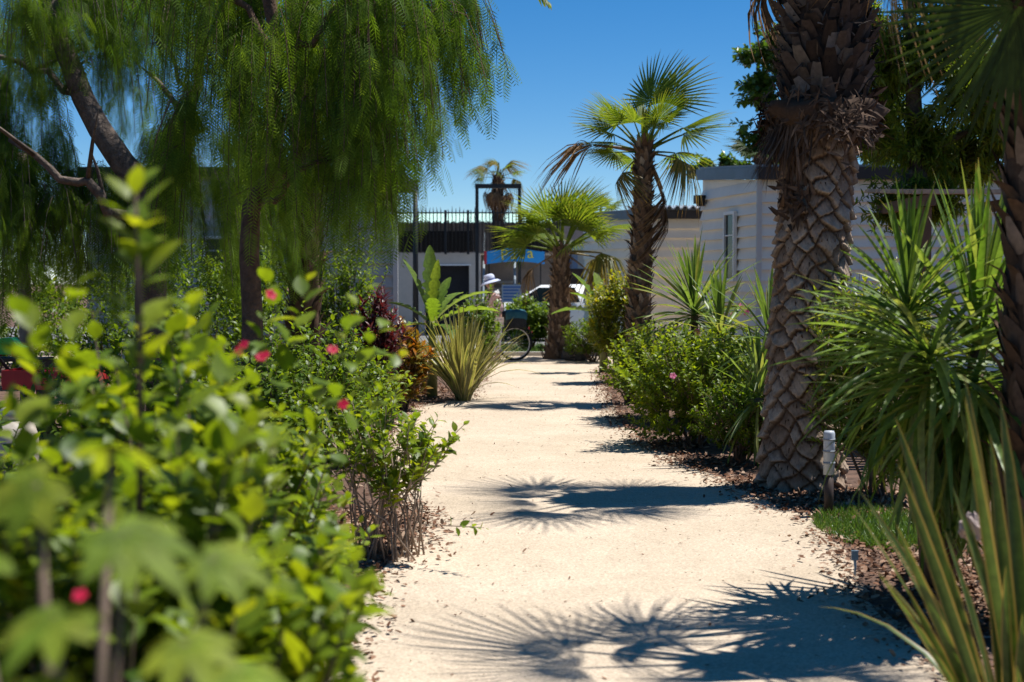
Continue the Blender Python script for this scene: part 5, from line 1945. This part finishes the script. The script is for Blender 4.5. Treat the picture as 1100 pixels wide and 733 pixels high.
m.tube([(.24, -.06, .70), (.24, .06, .70)], .006, 6)
m.build('rear_rack', M_black, t)
m = MB()
a = np.linspace(R(20), R(150), 12)
for s_ in (-.02, .02):
    m.tube(np.stack([np.cos(a) * (WR + .03), 0 * a + s_, WR + np.sin(a) * (WR + .03)], 1), .012, 6)
m.build('mudguard', M_black, t)
m = MB()
m.box((.27, 0, .62), (.02, .05, .06))
m.box((.33, 0, .55), (.012, .04, .04))
m.build('reflector', mat('red_reflector', (.6, .04, .03), .3, 8, .05), t)
m = MB()
m.tube([(-.44, -.08, .29), (-.44, .08, .29)], .014, 6)
for s_ in (-1, 1):
    m.tube([(-.44, s_ * .08, .29), (-.44 + s_ * .12, s_ * .08, .17)], .01, 6)
    m.box((-.44 + s_ * .12, s_ * .12, .165), (.09, .08, .02))
m.build('pedal', M_black, t)
t2 = thing('pannier_bag', 'teal and black bag sitting on the bicycle rack', 'bag', (rw, BK, 0), R(8))
m = MB()
V = []
for z_, sx_, sy_ in ((.50, .14, .13), (.53, .19, .17), (.66, .2, .18), (.72, .2, .18), (.725, .19, .17)):
    for q in range(16):
        a_ = q * 2 * math.pi / 16
        cx_, sx2 = math.cos(a_), math.sin(a_)
        V.append((.02 + sx_ * np.sign(cx_) * abs(cx_) ** .5, sy_ * np.sign(sx2) * abs(sx2) ** .5, z_ + .12))
nq = 5
m.add(V, [(i * 16 + j, i * 16 + (j + 1) % 16, i * 16 + 16 + (j + 1) % 16, i * 16 + 16 + j) for i in range(nq - 1) for j in range(16)] + [tuple(range(64, 80)), tuple(range(16))[::-1]], smooth=False)
m.build('body', mat('black_canvas', (.02, .022, .025), .8, 20, .3), t2)
m = MB()
V = []
for z_, sx_, sy_ in ((.80, .205, .185), (.90, .215, .19), (.945, .19, .165), (.965, .10, .09)):
    for q in range(16):
        a_ = q * 2 * math.pi / 16
        cx_, sx2 = math.cos(a_), math.sin(a_)
        V.append((.02 + sx_ * np.sign(cx_) * abs(cx_) ** .5, sy_ * np.sign(sx2) * abs(sx2) ** .5, z_ + .02 * math.sin(3 * a_)))
m.add(V, [(i * 16 + j, i * 16 + (j + 1) % 16, i * 16 + 16 + (j + 1) % 16, i * 16 + 16 + j) for i in range(3) for j in range(16)] + [tuple(range(48, 64))], smooth=True)
m.build('flap', mat('teal_canvas', (.02, .10, .13), .7, 20, .2), t2)

# ------------------------------------------------------------------ person walking with the bicycle
def skin_mesh(name, joints, edges, material, parent, sub=2, root=0, smooth=True):
    me = bpy.data.meshes.new(name)
    me.from_pydata([j[0] for j in joints], edges, [])
    o = bpy.data.objects.new(name, me)
    COL.objects.link(o)
    o.parent = parent
    o.modifiers.new('skin', 'SKIN').use_smooth_shade = True
    sm__ = o.modifiers.new('sub', 'SUBSURF')
    sm__.levels = sm__.render_levels = sub
    if not me.skin_vertices:
        bpy.context.view_layer.objects.active = o
    lay = me.skin_vertices[0].data if me.skin_vertices else None
    if lay:
        for i, j in enumerate(joints):
            r = j[1] if isinstance(j[1], tuple) else (j[1], j[1])
            lay[i].radius = r
            lay[i].use_root = (i == root)
    me.materials.append(material)
    return o


PY = 26.55
px0 = P(533, 303, PY)[0]
per = thing('person', 'person in sun hat, patterned blouse and pale trousers pushing a bicycle', 'person', (px0, PY, 0))
M_skin = mat('skin', (.42, .24, .17), .55, 10, .08)
# joints: facing -x, leaning a little forward
J = [((.02, 0, .84), (.10, .13)),      # 0 pelvis
     ((.00, 0, 1.00), (.09, .12)),     # 1 waist
     ((-.04, 0, 1.18), (.10, .14)),    # 2 chest
     ((-.06, 0, 1.29), (.06, .07)),    # 3 neck base
     ((-.085, 0, 1.36), .045),         # 4 neck
     ((-.11, 0, 1.43), (.075, .07)),   # 5 head low
     ((-.115, 0, 1.51), (.085, .075)), # 6 head high
     ((-.06, .15, 1.25), .048), ((-.22, .19, 1.08), .038), ((-.40, .20, 1.03), .028), ((-.47, .20, 1.025), .022),     # 7-10 far arm
     ((-.06, -.15, 1.25), .048), ((-.20, -.20, 1.06), .038), ((-.38, -.22, 1.02), .028), ((-.45, -.22, 1.015), .022),  # 11-14 near arm
     ((.02, .08, .80), .085), ((-.02, .085, .45), .055), ((.06, .085, .09), .036), ((-.08, .085, .035), .03),          # 15-18 far leg
     ((.02, -.08, .80), .085), ((.03, -.085, .45), .055), ((.0, -.085, .09), .036), ((-.14, -.085, .035), .03)]        # 19-22 near leg
E_ = [(0, 1), (1, 2), (2, 3), (3, 4), (4, 5), (5, 6), (3, 7), (7, 8), (8, 9), (9, 10), (3, 11), (11, 12), (12, 13), (13, 14),
      (0, 15), (15, 16), (16, 17), (17, 18), (0, 19), (19, 20), (20, 21), (21, 22)]
# fingers and thumbs closing round the grip, nose
for w_, sy in ((10, .20), (14, -.22)):
    bz_ = J[w_][0][2]
    for f in range(4):
        k0 = len(J)
        yy = sy - .027 + .018 * f
        ln = (.9, 1.05, 1.0, .8)[f]
        J += [((-.50 + (.02 if sy < 0 else 0), yy, bz_), .0085), ((-.535 + (.02 if sy < 0 else 0), yy, bz_ - .018 * ln), .008), ((-.52 + (.02 if sy < 0 else 0), yy, bz_ - .05 * ln), .007)]
        E_ += [(w_, k0), (k0, k0 + 1), (k0 + 1, k0 + 2)]
    k0 = len(J)
    J += [((-.46, sy + (.03 if sy < 0 else -.03), bz_ - .02), .010), ((-.49, sy + (.035 if sy < 0 else -.035), bz_ - .045), .008)]
    E_ += [(w_, k0), (k0, k0 + 1)]
k0 = len(J)
J += [((-.205, 0, 1.46), .012)]
E_ += [(5, k0)]
skin_mesh('body', J, E_, M_skin, per)
M_blouse = mat('patterned_blouse', (.50, .30, .30), .85, 55, .45, col2=(.62, .48, .46))
JB = [((.01, 0, .90), (.125, .155)), ((.00, 0, 1.02), (.115, .145)), ((-.04, 0, 1.18), (.125, .165)), ((-.06, 0, 1.275), (.08, .10)),
      ((-.06, .15, 1.25), .066), ((-.22, .19, 1.08), .054), ((-.385, .20, 1.035), .04),
      ((-.06, -.15, 1.25), .066), ((-.20, -.20, 1.06), .054), ((-.365, -.22, 1.025), .04)]
skin_mesh('blouse', JB, [(0, 1), (1, 2), (2, 3), (3, 4), (4, 5), (5, 6), (3, 7), (7, 8), (8, 9)], M_blouse, per)
M_trous = mat('pale_trousers', (.60, .56, .60), .85, 20, .08)
JT = [((.02, 0, .86), (.125, .15)), ((.02, .08, .76), .105), ((-.02, .085, .45), .078), ((.05, .085, .17), .066), ((.02, -.08, .76), .105), ((.03, -.085, .45), .078), ((.01, -.085, .17), .066)]
skin_mesh('trousers', JT, [(0, 1), (1, 2), (2, 3), (0, 4), (4, 5), (5, 6)], M_trous, per)
M_shoe = mat('grey_shoe', (.22, .2, .2), .7, 10, .2)
for sy, xx in ((.085, .05), (-.085, -.0)):
    skin_mesh('shoe', [((xx + .05, sy, .05), .04), ((xx - .03, sy, .05), .045), ((xx - .13, sy, .035), .034), ((xx - .18, sy, .03), .024)], [(0, 1), (1, 2), (2, 3)], M_shoe, per)
m = MB()
m.lathe([(.10, 0), (.105, .04), (.10, .09), (.075, .125), (0, .135)], 24)
m.lathe([(.10, .01), (.15, .0), (.19, -.03), (.2, -.045), (.19, -.035), (.10, .0)], 28, jit=lambda a, z: .04 * np.sin(3 * a))
o = m.build('sun_hat', mat('pale_blue_hat', (.50, .53, .66), .85, 20, .08), per)
o.location = (-.115, 0, 1.515)
o.rotation_euler = (0, R(-16), 0)
m = MB()
m.lathe([(.106, .012), (.108, .03), (.103, .045)], 24)
m.build('hat_band', mat('blue_band', (.10, .13, .26), .8, 20, .1), o)
skin_mesh('scarf', [((-.03, -.12, 1.285), .05), ((.02, -.05, 1.305), .055), ((.03, .04, 1.305), .055), ((-.03, .12, 1.285), .05), ((-.09, 0, 1.27), .05)], [(0, 1), (1, 2), (2, 3), (0, 4)],
          mat('white_scarf', (.74, .72, .68), .9, 20, .08), per, root=1)
skin_mesh('hair', [((-.05, 0, 1.44), (.06, .07)), ((-.06, 0, 1.5), (.075, .078)), ((-.1, 0, 1.54), (.08, .075))], [(0, 1), (1, 2)], mat('grey_brown_hair', (.12, .09, .07), .7, 30, .3), per)
# two small eyes and a mouth
for sy in (-.03, .03):
    m = MB()
    m.lathe([(0, -.008), (.008, 0), (0, .008)], 8)
    o = m.build('eye', M_black, per, (-.192, sy, 1.485))
